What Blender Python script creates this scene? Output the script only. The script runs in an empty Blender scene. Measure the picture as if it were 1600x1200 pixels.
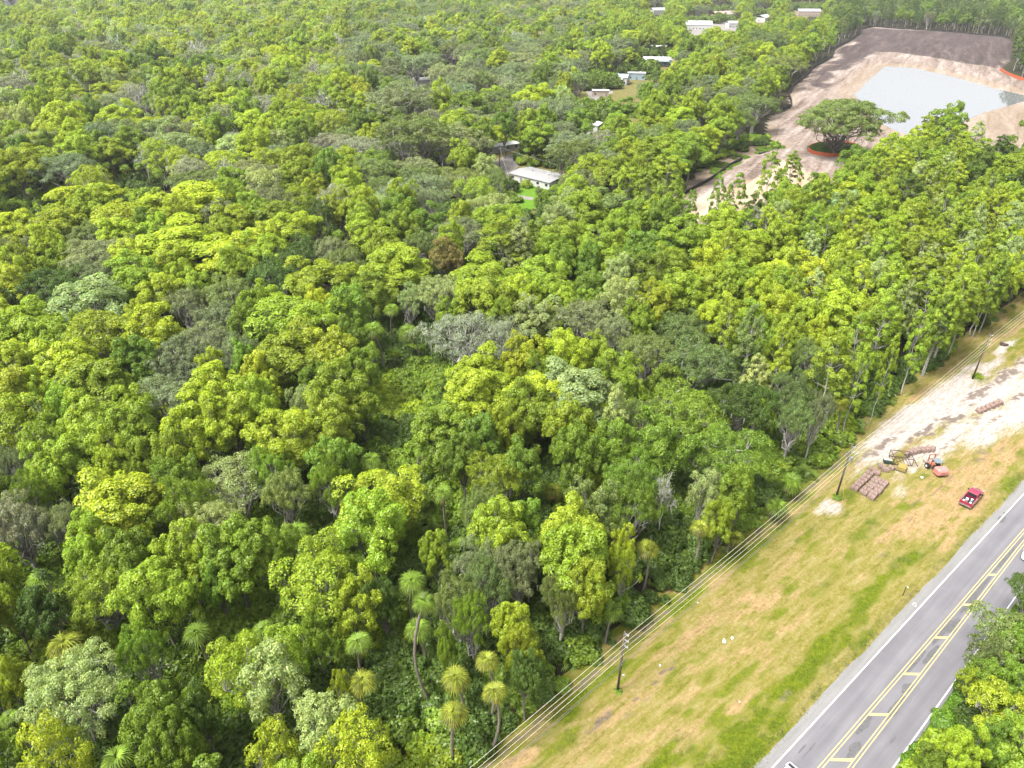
import bpy, bmesh, math, random
import numpy as np
from mathutils import Vector, Matrix

random.seed(7)
RNG = np.random.default_rng(11)
scene = bpy.context.scene
C = scene.collection

# ---------------------------------------------------------------- camera
CAM_H, CAM_PITCH, CAM_F = 78.0, math.radians(31.4), 1110.0   # focal length in pixels of a 1600 wide frame
cam_d = bpy.data.cameras.new('camera')
cam = bpy.data.objects.new('camera', cam_d)
C.objects.link(cam)
cam.location = (0, 0, CAM_H)
cam.rotation_euler = (math.pi / 2 - CAM_PITCH, 0, 0)
cam_d.sensor_width = 36.0
cam_d.lens = 36.0 * CAM_F / 1600.0
cam_d.clip_start = 0.5
cam_d.clip_end = 12000
scene.camera = cam

# ---------------------------------------------------------------- sky, sun, exposure
SUN_DIR = Vector((-0.42, -0.22, 0.88)).normalized()          # towards the sun
world = bpy.data.worlds.new('World')
scene.world = world
world.use_nodes = True
wn = world.node_tree
wn.nodes.clear()
sky = wn.nodes.new('ShaderNodeTexSky')
sky.sky_type = 'NISHITA'
sky.sun_disc = False
sky.sun_elevation = math.asin(SUN_DIR.z)
sky.sun_rotation = math.atan2(SUN_DIR.x, SUN_DIR.y)
sky.air_density = 1.0
sky.dust_density = 6.0
sky.ozone_density = 1.0
hsv = wn.nodes.new('ShaderNodeHueSaturation')
hsv.inputs['Saturation'].default_value = 0.22               # thin white overcast
bg = wn.nodes.new('ShaderNodeBackground')
bg.inputs['Strength'].default_value = 0.085
wo = wn.nodes.new('ShaderNodeOutputWorld')
wn.links.new(sky.outputs[0], hsv.inputs['Color'])
wn.links.new(hsv.outputs[0], bg.inputs['Color'])
wn.links.new(bg.outputs[0], wo.inputs['Surface'])
sun_d = bpy.data.lights.new('sun', 'SUN')
sun_d.energy = 1.5
sun_d.angle = math.radians(18)
sun_d.color = (1.0, 0.96, 0.88)
sun = bpy.data.objects.new('sun', sun_d)
C.objects.link(sun)
sun.rotation_euler = SUN_DIR.to_track_quat('Z', 'Y').to_euler()
vs = scene.view_settings
vs.view_transform = 'Standard'
vs.look = 'None'
vs.exposure = 2.55
vs.gamma = 1.0
vs.use_curve_mapping = False
cy = scene.cycles
HAZE = 0.00006
cy.use_denoising = True
cy.denoising_prefilter = "NONE"
cy.sample_clamp_indirect = 4.0
cy.volume_bounces = 0
cy.max_bounces = 6
cy.diffuse_bounces = 3
cy.glossy_bounces = 2
cy.transmission_bounces = 4
cy.transparent_max_bounces = 4
cy.caustics_reflective = False
cy.caustics_refractive = False

# ---------------------------------------------------------------- survey helpers
CP, SP = math.cos(CAM_PITCH), math.sin(CAM_PITCH)

def G(px, py, z=0.0):
    """place on the level z that the photograph shows at (px, py)"""
    dx, dy = (px - 800) / CAM_F, (py - 600) / CAM_F
    t = (z - CAM_H) / (-SP - dy * CP)
    return Vector((dx * t, (CP - dy * SP) * t, z))

def PR(x, y, z):
    zz = z - CAM_H
    d = y * CP - zz * SP
    return 800 + CAM_F * x / d, 600 - CAM_F * (y * SP + zz * CP) / d, d

RO = Vector((29.1, 45.4, 0))                                  # road frame: s along the road, v across it
RU = Vector((0.772, 0.6356, 0)).normalized()
RV = Vector((RU.y, -RU.x, 0))

def RD(s, v, z=0.0):
    p = RO + RU * s + RV * v
    return Vector((p.x, p.y, z))

def SV(x, y):
    dx, dy = x - RO.x, y - RO.y
    return dx * RU.x + dy * RU.y, dx * RV.x + dy * RV.y

ROAD_A = math.atan2(RU.y, RU.x)

def inpoly(x, y, poly):
    x = np.asarray(x, float); y = np.asarray(y, float)
    r = np.zeros(x.shape, bool)
    n = len(poly)
    for i in range(n):
        x0, y0 = poly[i][0], poly[i][1]
        x1, y1 = poly[(i + 1) % n][0], poly[(i + 1) % n][1]
        c = ((y0 > y) != (y1 > y))
        r ^= c & (x < (x1 - x0) * (y - y0) / (y1 - y0 + 1e-12) + x0)
    return r

def vnoise(x, y, seed=0):
    """smooth value noise on numpy arrays, 0..1"""
    xi = np.floor(x).astype(np.int64); yi = np.floor(y).astype(np.int64)
    fx = x - xi; fy = y - yi
    fx = fx * fx * (3 - 2 * fx); fy = fy * fy * (3 - 2 * fy)
    def h(a, b):
        n = (a * 374761393 + b * 668265263 + seed * 982451653) & 0xffffffff
        n = ((n ^ (n >> 13)) * 1274126177) & 0xffffffff
        return ((n ^ (n >> 16)) & 0xffff) / 65535.0
    return (h(xi, yi) * (1 - fx) + h(xi + 1, yi) * fx) * (1 - fy) + (h(xi, yi + 1) * (1 - fx) + h(xi + 1, yi + 1) * fx) * fy

def fbm(x, y, seed=0, oct=4):
    a, t, r = 0.5, 0.0, 0.0
    for k in range(oct):
        r = r + a * vnoise(x * 2 ** k, y * 2 ** k, seed + k); t += a; a *= 0.5
    return r / t

def sm(a, b, x):
    t = np.clip((np.asarray(x, float) - a) / (b - a), 0, 1)
    return t * t * (3 - 2 * t)

# ---------------------------------------------------------------- object helpers
def tag(o, label=None, cat=None, group=None, kind=None):
    if label: o['label'] = label
    if cat: o['category'] = cat
    if group: o['group'] = group
    if kind: o['kind'] = kind
    return o

def empty(name, loc=(0, 0, 0), rz=0.0):
    o = bpy.data.objects.new(name, None)
    o.empty_display_size = 0.3
    C.objects.link(o)
    o.location = loc
    o.rotation_euler = (0, 0, rz)
    return o

def link(name, me, parent=None, loc=None, rz=None):
    o = bpy.data.objects.new(name, me)
    C.objects.link(o)
    if parent is not None: o.parent = parent
    if loc is not None: o.location = loc
    if rz is not None: o.rotation_euler = (0, 0, rz)
    return o

def copy_tree(o, parent=None):
    c = o.copy()
    C.objects.link(c)
    c.parent = parent
    for ch in o.children:
        copy_tree(ch, c)
    return c

class MB:
    def __init__(self):
        self.v, self.f, self.m = [], [], []
    def add(self, vs, fs, m=0):
        b = len(self.v)
        self.v += [tuple(p) for p in vs]
        self.f += [tuple(i + b for i in f) for f in fs]
        self.m += [m] * len(fs)
        return self
    def box(self, c, s, rz=0.0, m=0, taper=1.0, rx=0.0):
        x, y, z = s[0] / 2, s[1] / 2, s[2] / 2
        R = Matrix.Rotation(rz, 3, 'Z') @ Matrix.Rotation(rx, 3, 'X')
        vs = []
        for dz, k in ((-z, 1.0), (z, taper)):
            for dx, dy in ((-x, -y), (x, -y), (x, y), (-x, y)):
                vs.append(R @ Vector((dx * k, dy * k, dz)) + Vector(c))
        return self.add(vs, [(3, 2, 1, 0), (4, 5, 6, 7), (0, 1, 5, 4), (1, 2, 6, 5), (2, 3, 7, 6), (3, 0, 4, 7)], m)
    def tube(self, pts, rad, n=6, m=0, cap=True):
        pts = [Vector(p) for p in pts]
        vs, fs = [], []
        k = len(pts)
        rad = rad if isinstance(rad, (list, tuple)) else [rad] * k
        for i, p in enumerate(pts):
            d = (pts[min(i + 1, k - 1)] - pts[max(i - 1, 0)]).normalized()
            a = d.orthogonal().normalized() if abs(d.z) < 0.95 else Vector((1, 0, 0)).cross(d).normalized()
            if abs(d.z) < 0.95: a = Vector((0, 0, 1)).cross(d).normalized()
            b = d.cross(a)
            for j in range(n):
                t = 2 * math.pi * j / n
                vs.append(p + (a * math.cos(t) + b * math.sin(t)) * rad[i])
        for i in range(k - 1):
            for j in range(n):
                fs.append((i * n + j, i * n + (j + 1) % n, (i + 1) * n + (j + 1) % n, (i + 1) * n + j))
        if cap:
            fs.append(tuple(range(n - 1, -1, -1)))
            fs.append(tuple((k - 1) * n + j for j in range(n)))
        return self.add(vs, fs, m)
    def loft(self, secs, m=0, cap=True, close=True):
        n = len(secs[0]); vs = [p for s in secs for p in s]; fs = []
        for i in range(len(secs) - 1):
            for j in range(n if close else n - 1):
                fs.append((i * n + j, i * n + (j + 1) % n, (i + 1) * n + (j + 1) % n, (i + 1) * n + j))
        if cap:
            fs.append(tuple(range(n - 1, -1, -1)))
            fs.append(tuple((len(secs) - 1) * n + j for j in range(n)))
        return self.add(vs, fs, m)
    def wheel(self, c, r, w, axis, n=16, m=0):
        c = Vector(c); a = Vector(axis).normalized()
        return self.tube([c - a * w / 2, c - a * w * 0.36, c + a * w * 0.36, c + a * w / 2], [r * 0.9, r, r, r * 0.9], n, m)
    def mesh(self, name, mats, smooth=False):
        me = bpy.data.meshes.new(name)
        me.from_pydata(self.v, [], self.f)
        for k in (mats if isinstance(mats, (list, tuple)) else [mats]):
            me.materials.append(k)
        if any(self.m): me.polygons.foreach_set('material_index', self.m)
        bm = bmesh.new(); bm.from_mesh(me)
        bmesh.ops.recalc_face_normals(bm, faces=bm.faces)
        bm.to_mesh(me); bm.free()
        if smooth: me.polygons.foreach_set('use_smooth', [True] * len(me.polygons))
        me.update()
        return me
    def build(self, name, mats, parent=None, loc=None, rz=None, smooth=False):
        return link(name, self.mesh(name, mats, smooth), parent, loc, rz)

def bevel(o, w, seg=2):
    b = o.modifiers.new('bevel', 'BEVEL'); b.width = w; b.segments = seg; b.limit_method = 'ANGLE'
    return o

def np_mesh(name, verts, quads, mats, mat_idx=None, face_attr=None, point_color=None):
    """mesh from numpy arrays; quads (n,4) or (n,3)"""
    me = bpy.data.meshes.new(name)
    n, k = quads.shape
    me.vertices.add(len(verts)); me.vertices.foreach_set('co', np.ascontiguousarray(verts, np.float32).ravel())
    me.loops.add(n * k); me.loops.foreach_set('vertex_index', np.ascontiguousarray(quads, np.int32).ravel())
    me.polygons.add(n)
    me.polygons.foreach_set('loop_start', np.arange(0, n * k, k, dtype=np.int32))
    try: me.polygons.foreach_set('loop_total', np.full(n, k, np.int32))
    except Exception: pass
    for m in mats: me.materials.append(m)
    if mat_idx is not None: me.polygons.foreach_set('material_index', np.ascontiguousarray(mat_idx, np.int32))
    me.update(calc_edges=True)
    for a, arr in (face_attr or {}).items():
        at = me.attributes.new(a, 'FLOAT', 'FACE'); at.data.foreach_set('value', np.ascontiguousarray(arr, np.float32))
    for a, arr in (point_color or {}).items():
        at = me.attributes.new(a, 'FLOAT_COLOR', 'POINT'); at.data.foreach_set('color', np.ascontiguousarray(arr, np.float32).ravel())
    return me

# ---------------------------------------------------------------- materials
ALB = 0.47          # the colours below were noted relative to the photograph's exposure; this turns them into real reflectances
class NT:
    def __init__(self, name):
        self.mat = bpy.data.materials.new(name); self.mat.use_nodes = True
        self.t = self.mat.node_tree; self.t.nodes.clear()
        self.out = self.n('ShaderNodeOutputMaterial')
    def n(self, typ, **kw):
        nd = self.t.nodes.new(typ)
        for k, v in kw.items():
            if k.startswith('i_'):
                nd.inputs[k[2:].replace('_', ' ')].default_value = v
            else: setattr(nd, k, v)
        return nd
    def l(self, a, b): self.t.links.new(a, b)
    def noise(self, scale, detail=4, rough=0.6, vec=None, dist=0.0):
        nd = self.n('ShaderNodeTexNoise'); nd.inputs['Scale'].default_value = scale
        nd.inputs['Detail'].default_value = detail; nd.inputs['Roughness'].default_value = rough
        nd.inputs['Distortion'].default_value = dist
        if vec is not None: self.l(vec, nd.inputs['Vector'])
        return nd.outputs['Fac']
    def ramp(self, fac, stops, k=None):
        k = ALB if k is None else k
        r = self.n('ShaderNodeValToRGB'); e = r.color_ramp.elements
        while len(e) < len(stops): e.new(0.5)
        for el, (p, c) in zip(e, stops):
            el.position = p; el.color = (c[0] * k, c[1] * k, c[2] * k, 1)
        self.l(fac, r.inputs[0]); return r.outputs[0]
    def mix(self, fac, a, b, blend='MIX'):
        m = self.n('ShaderNodeMix', data_type='RGBA', blend_type=blend)
        for s, v in ((m.inputs[0], fac), (m.inputs[6], a), (m.inputs[7], b)):
            if isinstance(v, bpy.types.NodeSocket): self.l(v, s)
            elif isinstance(v, (int, float)): s.default_value = v
            else: s.default_value = (*v, 1) if len(v) == 3 else v
        return m.outputs[2]
    def math(self, op, a, b=0.0):
        m = self.n('ShaderNodeMath', operation=op)
        for s, v in ((m.inputs[0], a), (m.inputs[1], b)):
            if isinstance(v, bpy.types.NodeSocket): self.l(v, s)
            else: s.default_value = v
        return m.outputs[0]
    def bsdf(self, color, rough=0.8, metal=0.0, spec=0.3, bump=None, bstr=0.3, bdist=0.1, coat=0.0):
        p = self.n('ShaderNodeBsdfPrincipled')
        if isinstance(color, bpy.types.NodeSocket): self.l(color, p.inputs['Base Color'])
        else: p.inputs['Base Color'].default_value = (*color, 1)
        if isinstance(rough, bpy.types.NodeSocket): self.l(rough, p.inputs['Roughness'])
        else: p.inputs['Roughness'].default_value = rough
        p.inputs['Metallic'].default_value = metal
        p.inputs['Specular IOR Level'].default_value = spec
        p.inputs['Coat Weight'].default_value = coat
        if bump is not None:
            b = self.n('ShaderNodeBump'); b.inputs['Strength'].default_value = bstr; b.inputs['Distance'].default_value = bdist
            self.l(bump, b.inputs['Height']); self.l(b.outputs[0], p.inputs['Normal'])
        self.l(p.outputs[0], self.out.inputs['Surface'])
        return p
    def pos(self):
        return self.n('ShaderNodeNewGeometry').outputs['Position']
    def road_pos(self, ks, kv):
        """world position turned into the road's direction and stretched"""
        mp = self.n('ShaderNodeMapping', vector_type='POINT')
        mp.inputs['Rotation'].default_value = (0, 0, -ROAD_A)
        self.l(self.pos(), mp.inputs['Vector'])
        mp2 = self.n('ShaderNodeMapping'); mp2.inputs['Scale'].default_value = (ks, kv, 1)
        self.l(mp.outputs[0], mp2.inputs['Vector'])
        return mp2.outputs[0]

def plain(name, color, rough=0.6, metal=0.0, spec=0.4, var=0.18, scale=6.0, coat=0.0):
    t = NT(name)
    tc = t.n('ShaderNodeTexCoord').outputs['Object']
    nz = t.noise(scale, 5, 0.65, tc)
    c = t.mix(1.0, color, t.ramp(nz, [(0.25, (1 - var,) * 3), (0.75, (1 + var,) * 3)]), 'MULTIPLY')   # darkened to its reflectance by ramp
    t.bsdf(c, rough, metal, spec, nz, 0.1, 0.02, coat)
    return t.mat

def leaf_mat(name, trans=0.42, gloss=0.018):
    """leaf colour comes from each tree ('tone'), varied from leaf to leaf"""
    t = NT(name)
    at = t.n('ShaderNodeAttribute', attribute_type='INSTANCER', attribute_name='tone')
    lv = t.n('ShaderNodeAttribute', attribute_type='GEOMETRY', attribute_name='lv')
    hv = t.n('ShaderNodeAttribute', attribute_type='GEOMETRY', attribute_name='hv')
    warm = t.mix(hv.outputs['Fac'], (0.90, 0.97, 1.0), (1.22, 1.07, 0.9), 'MIX')
    c = t.mix(1.0, at.outputs['Color'], warm, 'MULTIPLY')
    sc = t.n('ShaderNodeVectorMath', operation='SCALE')
    t.l(c, sc.inputs[0]); t.l(lv.outputs['Fac'], sc.inputs['Scale'])
    d = t.n('ShaderNodeBsdfDiffuse'); t.l(sc.outputs[0], d.inputs['Color'])
    tr = t.n('ShaderNodeBsdfTranslucent')
    tc = t.mix(1.0, sc.outputs[0], (1.2, 1.35, 0.55), 'MULTIPLY'); t.l(tc, tr.inputs['Color'])
    m = t.n('ShaderNodeMixShader'); m.inputs[0].default_value = trans
    t.l(d.outputs[0], m.inputs[1]); t.l(tr.outputs[0], m.inputs[2])
    g = t.n('ShaderNodeBsdfGlossy'); g.inputs['Roughness'].default_value = 0.45; g.inputs['Color'].default_value = (0.9, 0.95, 0.85, 1)
    m2 = t.n('ShaderNodeMixShader'); m2.inputs[0].default_value = gloss
    t.l(m.outputs[0], m2.inputs[1]); t.l(g.outputs[0], m2.inputs[2])
    t.l(m2.outputs[0], t.out.inputs['Surface'])
    return t.mat

def bark(name, a, b, scale=3.0):
    t = NT(name)
    tc = t.n('ShaderNodeTexCoord').outputs['Object']
    nz = t.noise(scale, 5, 0.7, tc)
    t.bsdf(t.ramp(nz, [(0.3, a), (0.7, b)]), 0.9, 0, 0.2, nz, 0.5, 0.05)
    return t.mat

M = {}
M['leaf'] = leaf_mat('leaf_foliage')
M['frond'] = leaf_mat('palm_frond', 0.3, 0.008)
M['dead_frond'] = plain('dead_palm_frond', (0.50, 0.26, 0.11), 0.9, var=0.3)
M['bark'] = bark('grey_bark', (0.12, 0.105, 0.09), (0.34, 0.31, 0.27))
M['limb'] = bark('pale_limb_bark', (0.36, 0.34, 0.30), (0.75, 0.72, 0.66))
M['dead_limb'] = bark('bleached_dead_wood', (0.8, 0.78, 0.74), (1.35, 1.32, 1.26))
M['palm_bark'] = bark('palm_trunk_bark', (0.17, 0.14, 0.115), (0.36, 0.31, 0.26), 5)
M['moss'] = plain('spanish_moss', (0.30, 0.31, 0.25), 0.95, var=0.25)
M['white'] = plain('white_paint', (0.74, 0.74, 0.72), 0.55, var=0.06)
M['road_white'] = plain('road_white_paint', (0.72, 0.72, 0.70), 0.6, var=0.10, scale=2.5)
M['road_yellow'] = plain('road_yellow_paint', (0.66, 0.54, 0.22), 0.6, var=0.2, scale=2.5)
M['wood_pole'] = bark('weathered_pole_wood', (0.09, 0.075, 0.06), (0.20, 0.17, 0.14), 2)
M['wire'] = plain('bright_aluminium_wire', (0.66, 0.64, 0.52), 0.4, 0.0, 0.5, 0.05)
M['cable'] = plain('grey_cable', (0.22, 0.21, 0.20), 0.6, var=0.05)
M['steel'] = plain('galvanised_steel', (0.50, 0.51, 0.52), 0.45, 0.5, var=0.1)
M['black'] = plain('black_rubber', (0.018, 0.018, 0.018), 0.85, var=0.2)
M['silt'] = plain('black_silt_fabric', (0.015, 0.015, 0.017), 0.8, var=0.2)
M['orange_net'] = plain('orange_barrier_net', (0.62, 0.12, 0.035), 0.7, var=0.15)
M['glass'] = plain('dark_glass', (0.02, 0.025, 0.03), 0.12, 0.0, 0.6, 0.05)
# ================================================================ the ground
def grid_sheet(name, x0, x1, y0, y1, step, frame, zfun, masks, mat, keep=None):
    """a sheet of ground with soil masks; frame turns (a, b) grid places into world x, y"""
    a = np.arange(x0, x1 + 1e-6, step); b = np.arange(y0, y1 + 1e-6, step)
    A, B = np.meshgrid(a, b)
    X, Y = frame(A, B)
    Z = zfun(A, B, X, Y)
    nx, ny = len(a), len(b)
    idx = np.arange(nx * ny).reshape(ny, nx)
    q = np.stack([idx[:-1, :-1], idx[:-1, 1:], idx[1:, 1:], idx[1:, :-1]], -1).reshape(-1, 4)
    if keep is not None:
        k = keep(A, B, X, Y).ravel()
        q = q[k[q].all(1)]
    v = np.stack([X, Y, Z], -1).reshape(-1, 3)
    cols = {n: np.concatenate([f(A, B, X, Y), np.ones(A.shape + (1,))], -1).reshape(-1, 4) for n, f in masks.items()}
    me = np_mesh(name, v, q, [mat], None, None, cols)
    me.polygons.foreach_set('use_smooth', [True] * len(me.polygons))
    o = link(name, me)
    # faces must look up
    if me.polygons[0].normal.z < 0: me.flip_normals()
    return o

def sheet(name, pts, z, mat, kind='structure'):
    me = bpy.data.meshes.new(name)
    me.from_pydata([(p[0], p[1], z) for p in pts], [], [tuple(range(len(pts)))])
    bm = bmesh.new(); bm.from_mesh(me)
    bmesh.ops.triangulate(bm, faces=bm.faces)
    for f in bm.faces:
        if f.normal.z < 0: f.normal_flip()
    bm.to_mesh(me); bm.free()
    me.materials.append(mat)
    o = link(name, me)
    if kind: o['kind'] = kind
    return o

# forest floor, one sheet to the horizon
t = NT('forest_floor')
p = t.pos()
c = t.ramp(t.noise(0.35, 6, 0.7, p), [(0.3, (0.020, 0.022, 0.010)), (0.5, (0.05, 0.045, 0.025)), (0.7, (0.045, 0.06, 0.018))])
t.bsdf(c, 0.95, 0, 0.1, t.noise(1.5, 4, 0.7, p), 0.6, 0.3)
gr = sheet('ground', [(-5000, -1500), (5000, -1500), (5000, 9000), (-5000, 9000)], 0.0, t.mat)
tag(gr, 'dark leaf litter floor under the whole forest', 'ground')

# ---- roadside verge --------------------------------------------------------
TL_S = [-80, -25, 0, 37, 59, 69, 92, 119, 160, 320]
TL_V = [-19.5, -21, -22.3, -24.0, -25.0, -26.0, -27.8, -28.8, -29.4, -31]
def treeline_v(s): return np.interp(s, TL_S, TL_V)

# places of different cover: (px, py, metres along the road, metres across, kind, strength); L lush grass, S sand, H straw, B bare brown soil
BLOBS = [
    # white sand and its tyre-churned edges
    (1400, 690, 16, 2.0, 'S', .9), (1450, 655, 12, 3.0, 'S', 1), (1500, 630, 14, 4.0, 'S', 1.0), (1560, 610, 16, 3.5, 'S', 1.0), (1480, 690, 14, 2.2, 'S', .9),
    (1550, 665, 14, 3.0, 'S', .9), (1600, 635, 16, 3.5, 'S', .9), (1430, 712, 9, 1.5, 'S', .8), (1590, 580, 16, 2.0, 'S', .8), (1640, 600, 20, 5, 'S', 1), (1700, 560, 30, 6, 'S', .8),
    (1520, 575, 5, 1.2, 'S', .8), (1570, 545, 7, 1.0, 'S', .9), (1470, 625, 8, 1.6, 'S', .8),
    (1300, 790, 3.2, 1.7, 'S', .8), (1285, 800, 2.2, 1.5, 'S', .6), (1405, 770, 3.0, 1.4, 'S', .55), (1400, 750, 2.2, 1.2, 'S', .5), (1430, 735, 3.2, .9, 'S', .7),
    (1380, 682, 10, 1.8, 'S', .9), (1420, 652, 11, 2.4, 'S', .95), (1462, 622, 11, 2.4, 'S', .95), (1500, 600, 9, 2.2, 'S', .9), (1545, 575, 9, 1.6, 'S', .8),
    # brown tracks through the sand
    (1555, 597, 16, 1.1, 'B', 1), (1590, 575, 14, 1.3, 'B', 1), (1530, 612, 8, .7, 'B', .9), (1440, 676, 9, .6, 'B', 1), (1470, 665, 9, .6, 'B', 1), (1500, 653, 9, .6, 'B', 1), (1380, 697, 9, .9, 'B', .9), (1600, 615, 10, .8, 'B', .9), (1480, 700, 10, .5, 'B', .7), (1560, 650, 10, .5, 'B', .7), (1420, 640, 6, .5, 'B', .5),
    (1530, 650, 7, 1.3, 'B', .55), (1500, 645, 5, 1.0, 'B', .35),
    # straw where the mower and the bales have been
    (1500, 780, 16, 3.6, 'H', 1), (1560, 715, 16, 3.0, 'H', 1), (1450, 815, 8, 2.6, 'H', 1), (1400, 830, 7, 1.8, 'H', .7),
    (1470, 790, 10, 2.8, 'H', 1), (1500, 760, 10, 3.0, 'H', 1), (1540, 730, 12, 2.8, 'H', .9), (1450, 830, 5, 2.0, 'H', .9), (1580, 700, 12, 2.2, 'H', .8), (1480, 850, 4, 1.0, 'H', .8), (1520, 700, 10, 2.0, 'H', .7),
    (1430, 775, 5, 2.5, 'H', .6), (1600, 505, 12, 1.5, 'H', .9), (1560, 530, 8, 1.2, 'H', .7), (1440, 615, 9, .8, 'H', .8),
    (1010, 1080, 5, 2.0, 'H', .6), (950, 1130, 5, 2.0, 'H', .6), (1100, 985, 6, 1.6, 'H', .75), (1170, 950, 4, 2.5, 'H', .75), (1210, 930, 5, 1.5, 'H', .6), (1030, 1150, 5, 1.6, 'H', .55),
    (1150, 1020, 4, 1.5, 'H', .6), (1190, 1010, 3, 1.2, 'H', .5), (1230, 880, 6, 1.8, 'H', .5), (1310, 850, 5, 1.5, 'H', .5), (1090, 1130, 6, 1.2, 'H', .5), (1160, 1090, 4, 1, 'H', .6),
    (1380, 850, 4, 1.2, 'H', .5), (1130, 930, 4, 1.2, 'H', .5), (1240, 970, 6, 1.2, 'H', .55),
    (812, 1185, 3.2, 1.0, 'H', 1.0),
    (1235, 1095, 2.0, .9, 'B', .55), (1215, 1110, 2.5, .8, 'B', .55), (1255, 860, 2.5, .8, 'B', .4), (1010, 1075, 6, .35, 'B', 1), (1030, 1060, 4, .4, 'B', .9), (945, 1130, 3.5, .4, 'B', .9), (1000, 1110, 5, .5, 'B', .5),
    (1530, 715, 4, 1.2, 'B', .6), (1290, 800, 2.4, .8, 'B', .4), (1545, 700, 3, .8, 'B', .5),
    # lush grass
    (1215, 1100, 12, 1.2, 'L', .9), (1290, 1015, 14, 1.5, 'L', .95), (1360, 935, 14, 1.5, 'L', .9), (1420, 880, 10, 1.2, 'L', .85), (1170, 1160, 10, 1.6, 'L', .85),
    (1300, 1000, 14, 1.3, 'L', 1), (1240, 1070, 8, 1.3, 'L', .95), (1370, 920, 10, 1.3, 'L', .95), (1440, 860, 8, 1.2, 'L', .8), (1180, 1110, 5, 1.8, 'L', .8), (1130, 1150, 6, 2.2, 'L', .8), (1560, 760, 7, 1.0, 'L', .8),
    (1590, 720, 7, 1.5, 'L', .9), (1350, 830, 6, 1.4, 'L', .6), (1150, 870, 8, 1.4, 'L', .9), (1240, 800, 10, 1.2, 'L', .85), (1060, 950, 9, 1.3, 'L', .9), (960, 1040, 9, 1.4, 'L', .9), (880, 1120, 9, 1.6, 'L', .9),
    (1370, 720, 5, .9, 'L', .95), (1350, 740, 6, 1.0, 'L', .6), (1580, 540, 6, 1.2, 'L', .85), (1530, 590, 2, .7, 'L', .8), (1475, 640, 2.2, .7, 'L', .7), (1315, 880, 5, 1.4, 'L', .6), (1110, 1050, 4, 1.5, 'L', .5), (1410, 800, 5, 1.0, 'L', .35), (1280, 930, 6, 1.2, 'L', .6),
    (1060, 1175, 8, 1.4, 'L', .8), (1000, 1040, 4, .8, 'L', .5),
]
def verge_masks(S, V, X, Y):
    k = {c: np.zeros(S.shape) for c in 'LSHB'}
    wob_s = S + 5.0 * (fbm(S / 6, V / 3, 3) - .5); wob_v = V + 2.4 * (fbm(S / 5, V / 2.0, 9) - .5)
    for px, py, ls, lv, c, st in BLOBS:
        q = G(px, py); s0, v0 = SV(q.x, q.y)
        d = np.sqrt(((wob_s - s0) / ls) ** 2 + ((wob_v - v0) / lv) ** 2)
        k[c] = np.maximum(k[c], st * (1 - sm(0.35, 1.5, d)))
    edge = V - treeline_v(S)
    k['L'] = np.maximum(k['L'], 0.55 * (1 - sm(1, 5, edge)) * (S < 66))
    track = np.exp(-((edge - 0.8 + 0.6 * (fbm(S / 4, V / 4, 5) - .5)) / 0.55) ** 2)     # worn grey track below the wires
    k['B'] = np.maximum(k['B'], 0.75 * track * (S < 66))
    k['H'] = np.maximum(k['H'], 0.45 * np.exp(-((edge - 1.6) / 0.6) ** 2) * (S >= 60))
    k['L'] = np.maximum(k['L'], 0.35 * sm(-3.2, -1.8, V) * (fbm(S / 4, V, 21) > .45))
    for off in (0, 1.7, 4.6, 6.2):                              # wheel ruts
        k['B'] = np.maximum(k['B'], .62 * np.exp(-((V + 13.2 - off + .05 * (S - 60) + .9 * np.sin(S / 17 + off)) / .2) ** 2) * sm(28, 45, S) * sm(120, 95, S))
    k['H'] = k['H'] * (1 - 0.9 * k['S'])
    patch = fbm(S / 3.2, V / 0.9, 77, 4); k['L'] = k['L'] * (.55 + .8 * sm(.36, .60, patch)); k['L'] = np.clip(np.maximum(k['L'], .75 * sm(.56, .70, fbm(S / 5, V / 1.3, 79, 4)) * (k['S'] < .1)), 0, 1)
    k['B'] = k['B'] * (.25 + 1.0 * sm(.40, .60, fbm(S / 1.1, V / .5, 83, 3)))
    k['H'] = np.clip(np.maximum(k['H'] * (.55 + .75 * sm(.35, .6, fbm(S / 2.4, V / .8, 91, 4))), .6 * sm(.54, .70, fbm(S / 6, V / 1.1, 93, 4)) * sm(-5.5, -8, V)), 0, 1)
    return np.stack([k['L'], k['S'], k['H']], -1), k['B']

def vm1(A, B, X, Y): return verge_masks(A, B, X, Y)[0]
def vm2(A, B, X, Y):
    b = verge_masks(A, B, X, Y)[1]; return np.stack([b, b, b], -1)

t = NT('verge_soil_and_grass')
m1 = t.n('ShaderNodeAttribute', attribute_type='GEOMETRY', attribute_name='cover')
m2 = t.n('ShaderNodeAttribute', attribute_type='GEOMETRY', attribute_name='bare')
sep = t.n('ShaderNodeSeparateColor'); t.l(m1.outputs['Color'], sep.inputs[0])
pr = t.road_pos(0.22, 1.0)
fine = t.noise(2.6, 7, 0.75, t.pos())
streak = t.noise(1.1, 6, 0.7, pr)
streak2 = t.noise(3.2, 5, 0.7, pr)
big = t.noise(0.16, 4, 0.6, t.pos())
base = t.ramp(t.math('ADD', t.math('MULTIPLY', streak, 0.55), t.math('MULTIPLY', fine, 0.45)),
              [(0.32, (0.10, 0.112, 0.012)), (0.43, (0.20, 0.188, 0.030)), (0.53, (0.285, 0.243, 0.075)), (0.66, (0.375, 0.31, 0.16))])
lush = t.ramp(fine, [(0.3, (0.060, 0.090, 0.004)), (0.5, (0.140, 0.180, 0.006)), (0.68, (0.24, 0.26, 0.022))])
sand = t.ramp(t.math('ADD', t.math('MULTIPLY', streak2, 0.6), t.math('MULTIPLY', fine, 0.4)),
              [(0.36, (0.30, 0.235, 0.19)), (0.47, (0.47, 0.405, 0.36)), (0.60, (0.62, 0.575, 0.54))])
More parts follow.
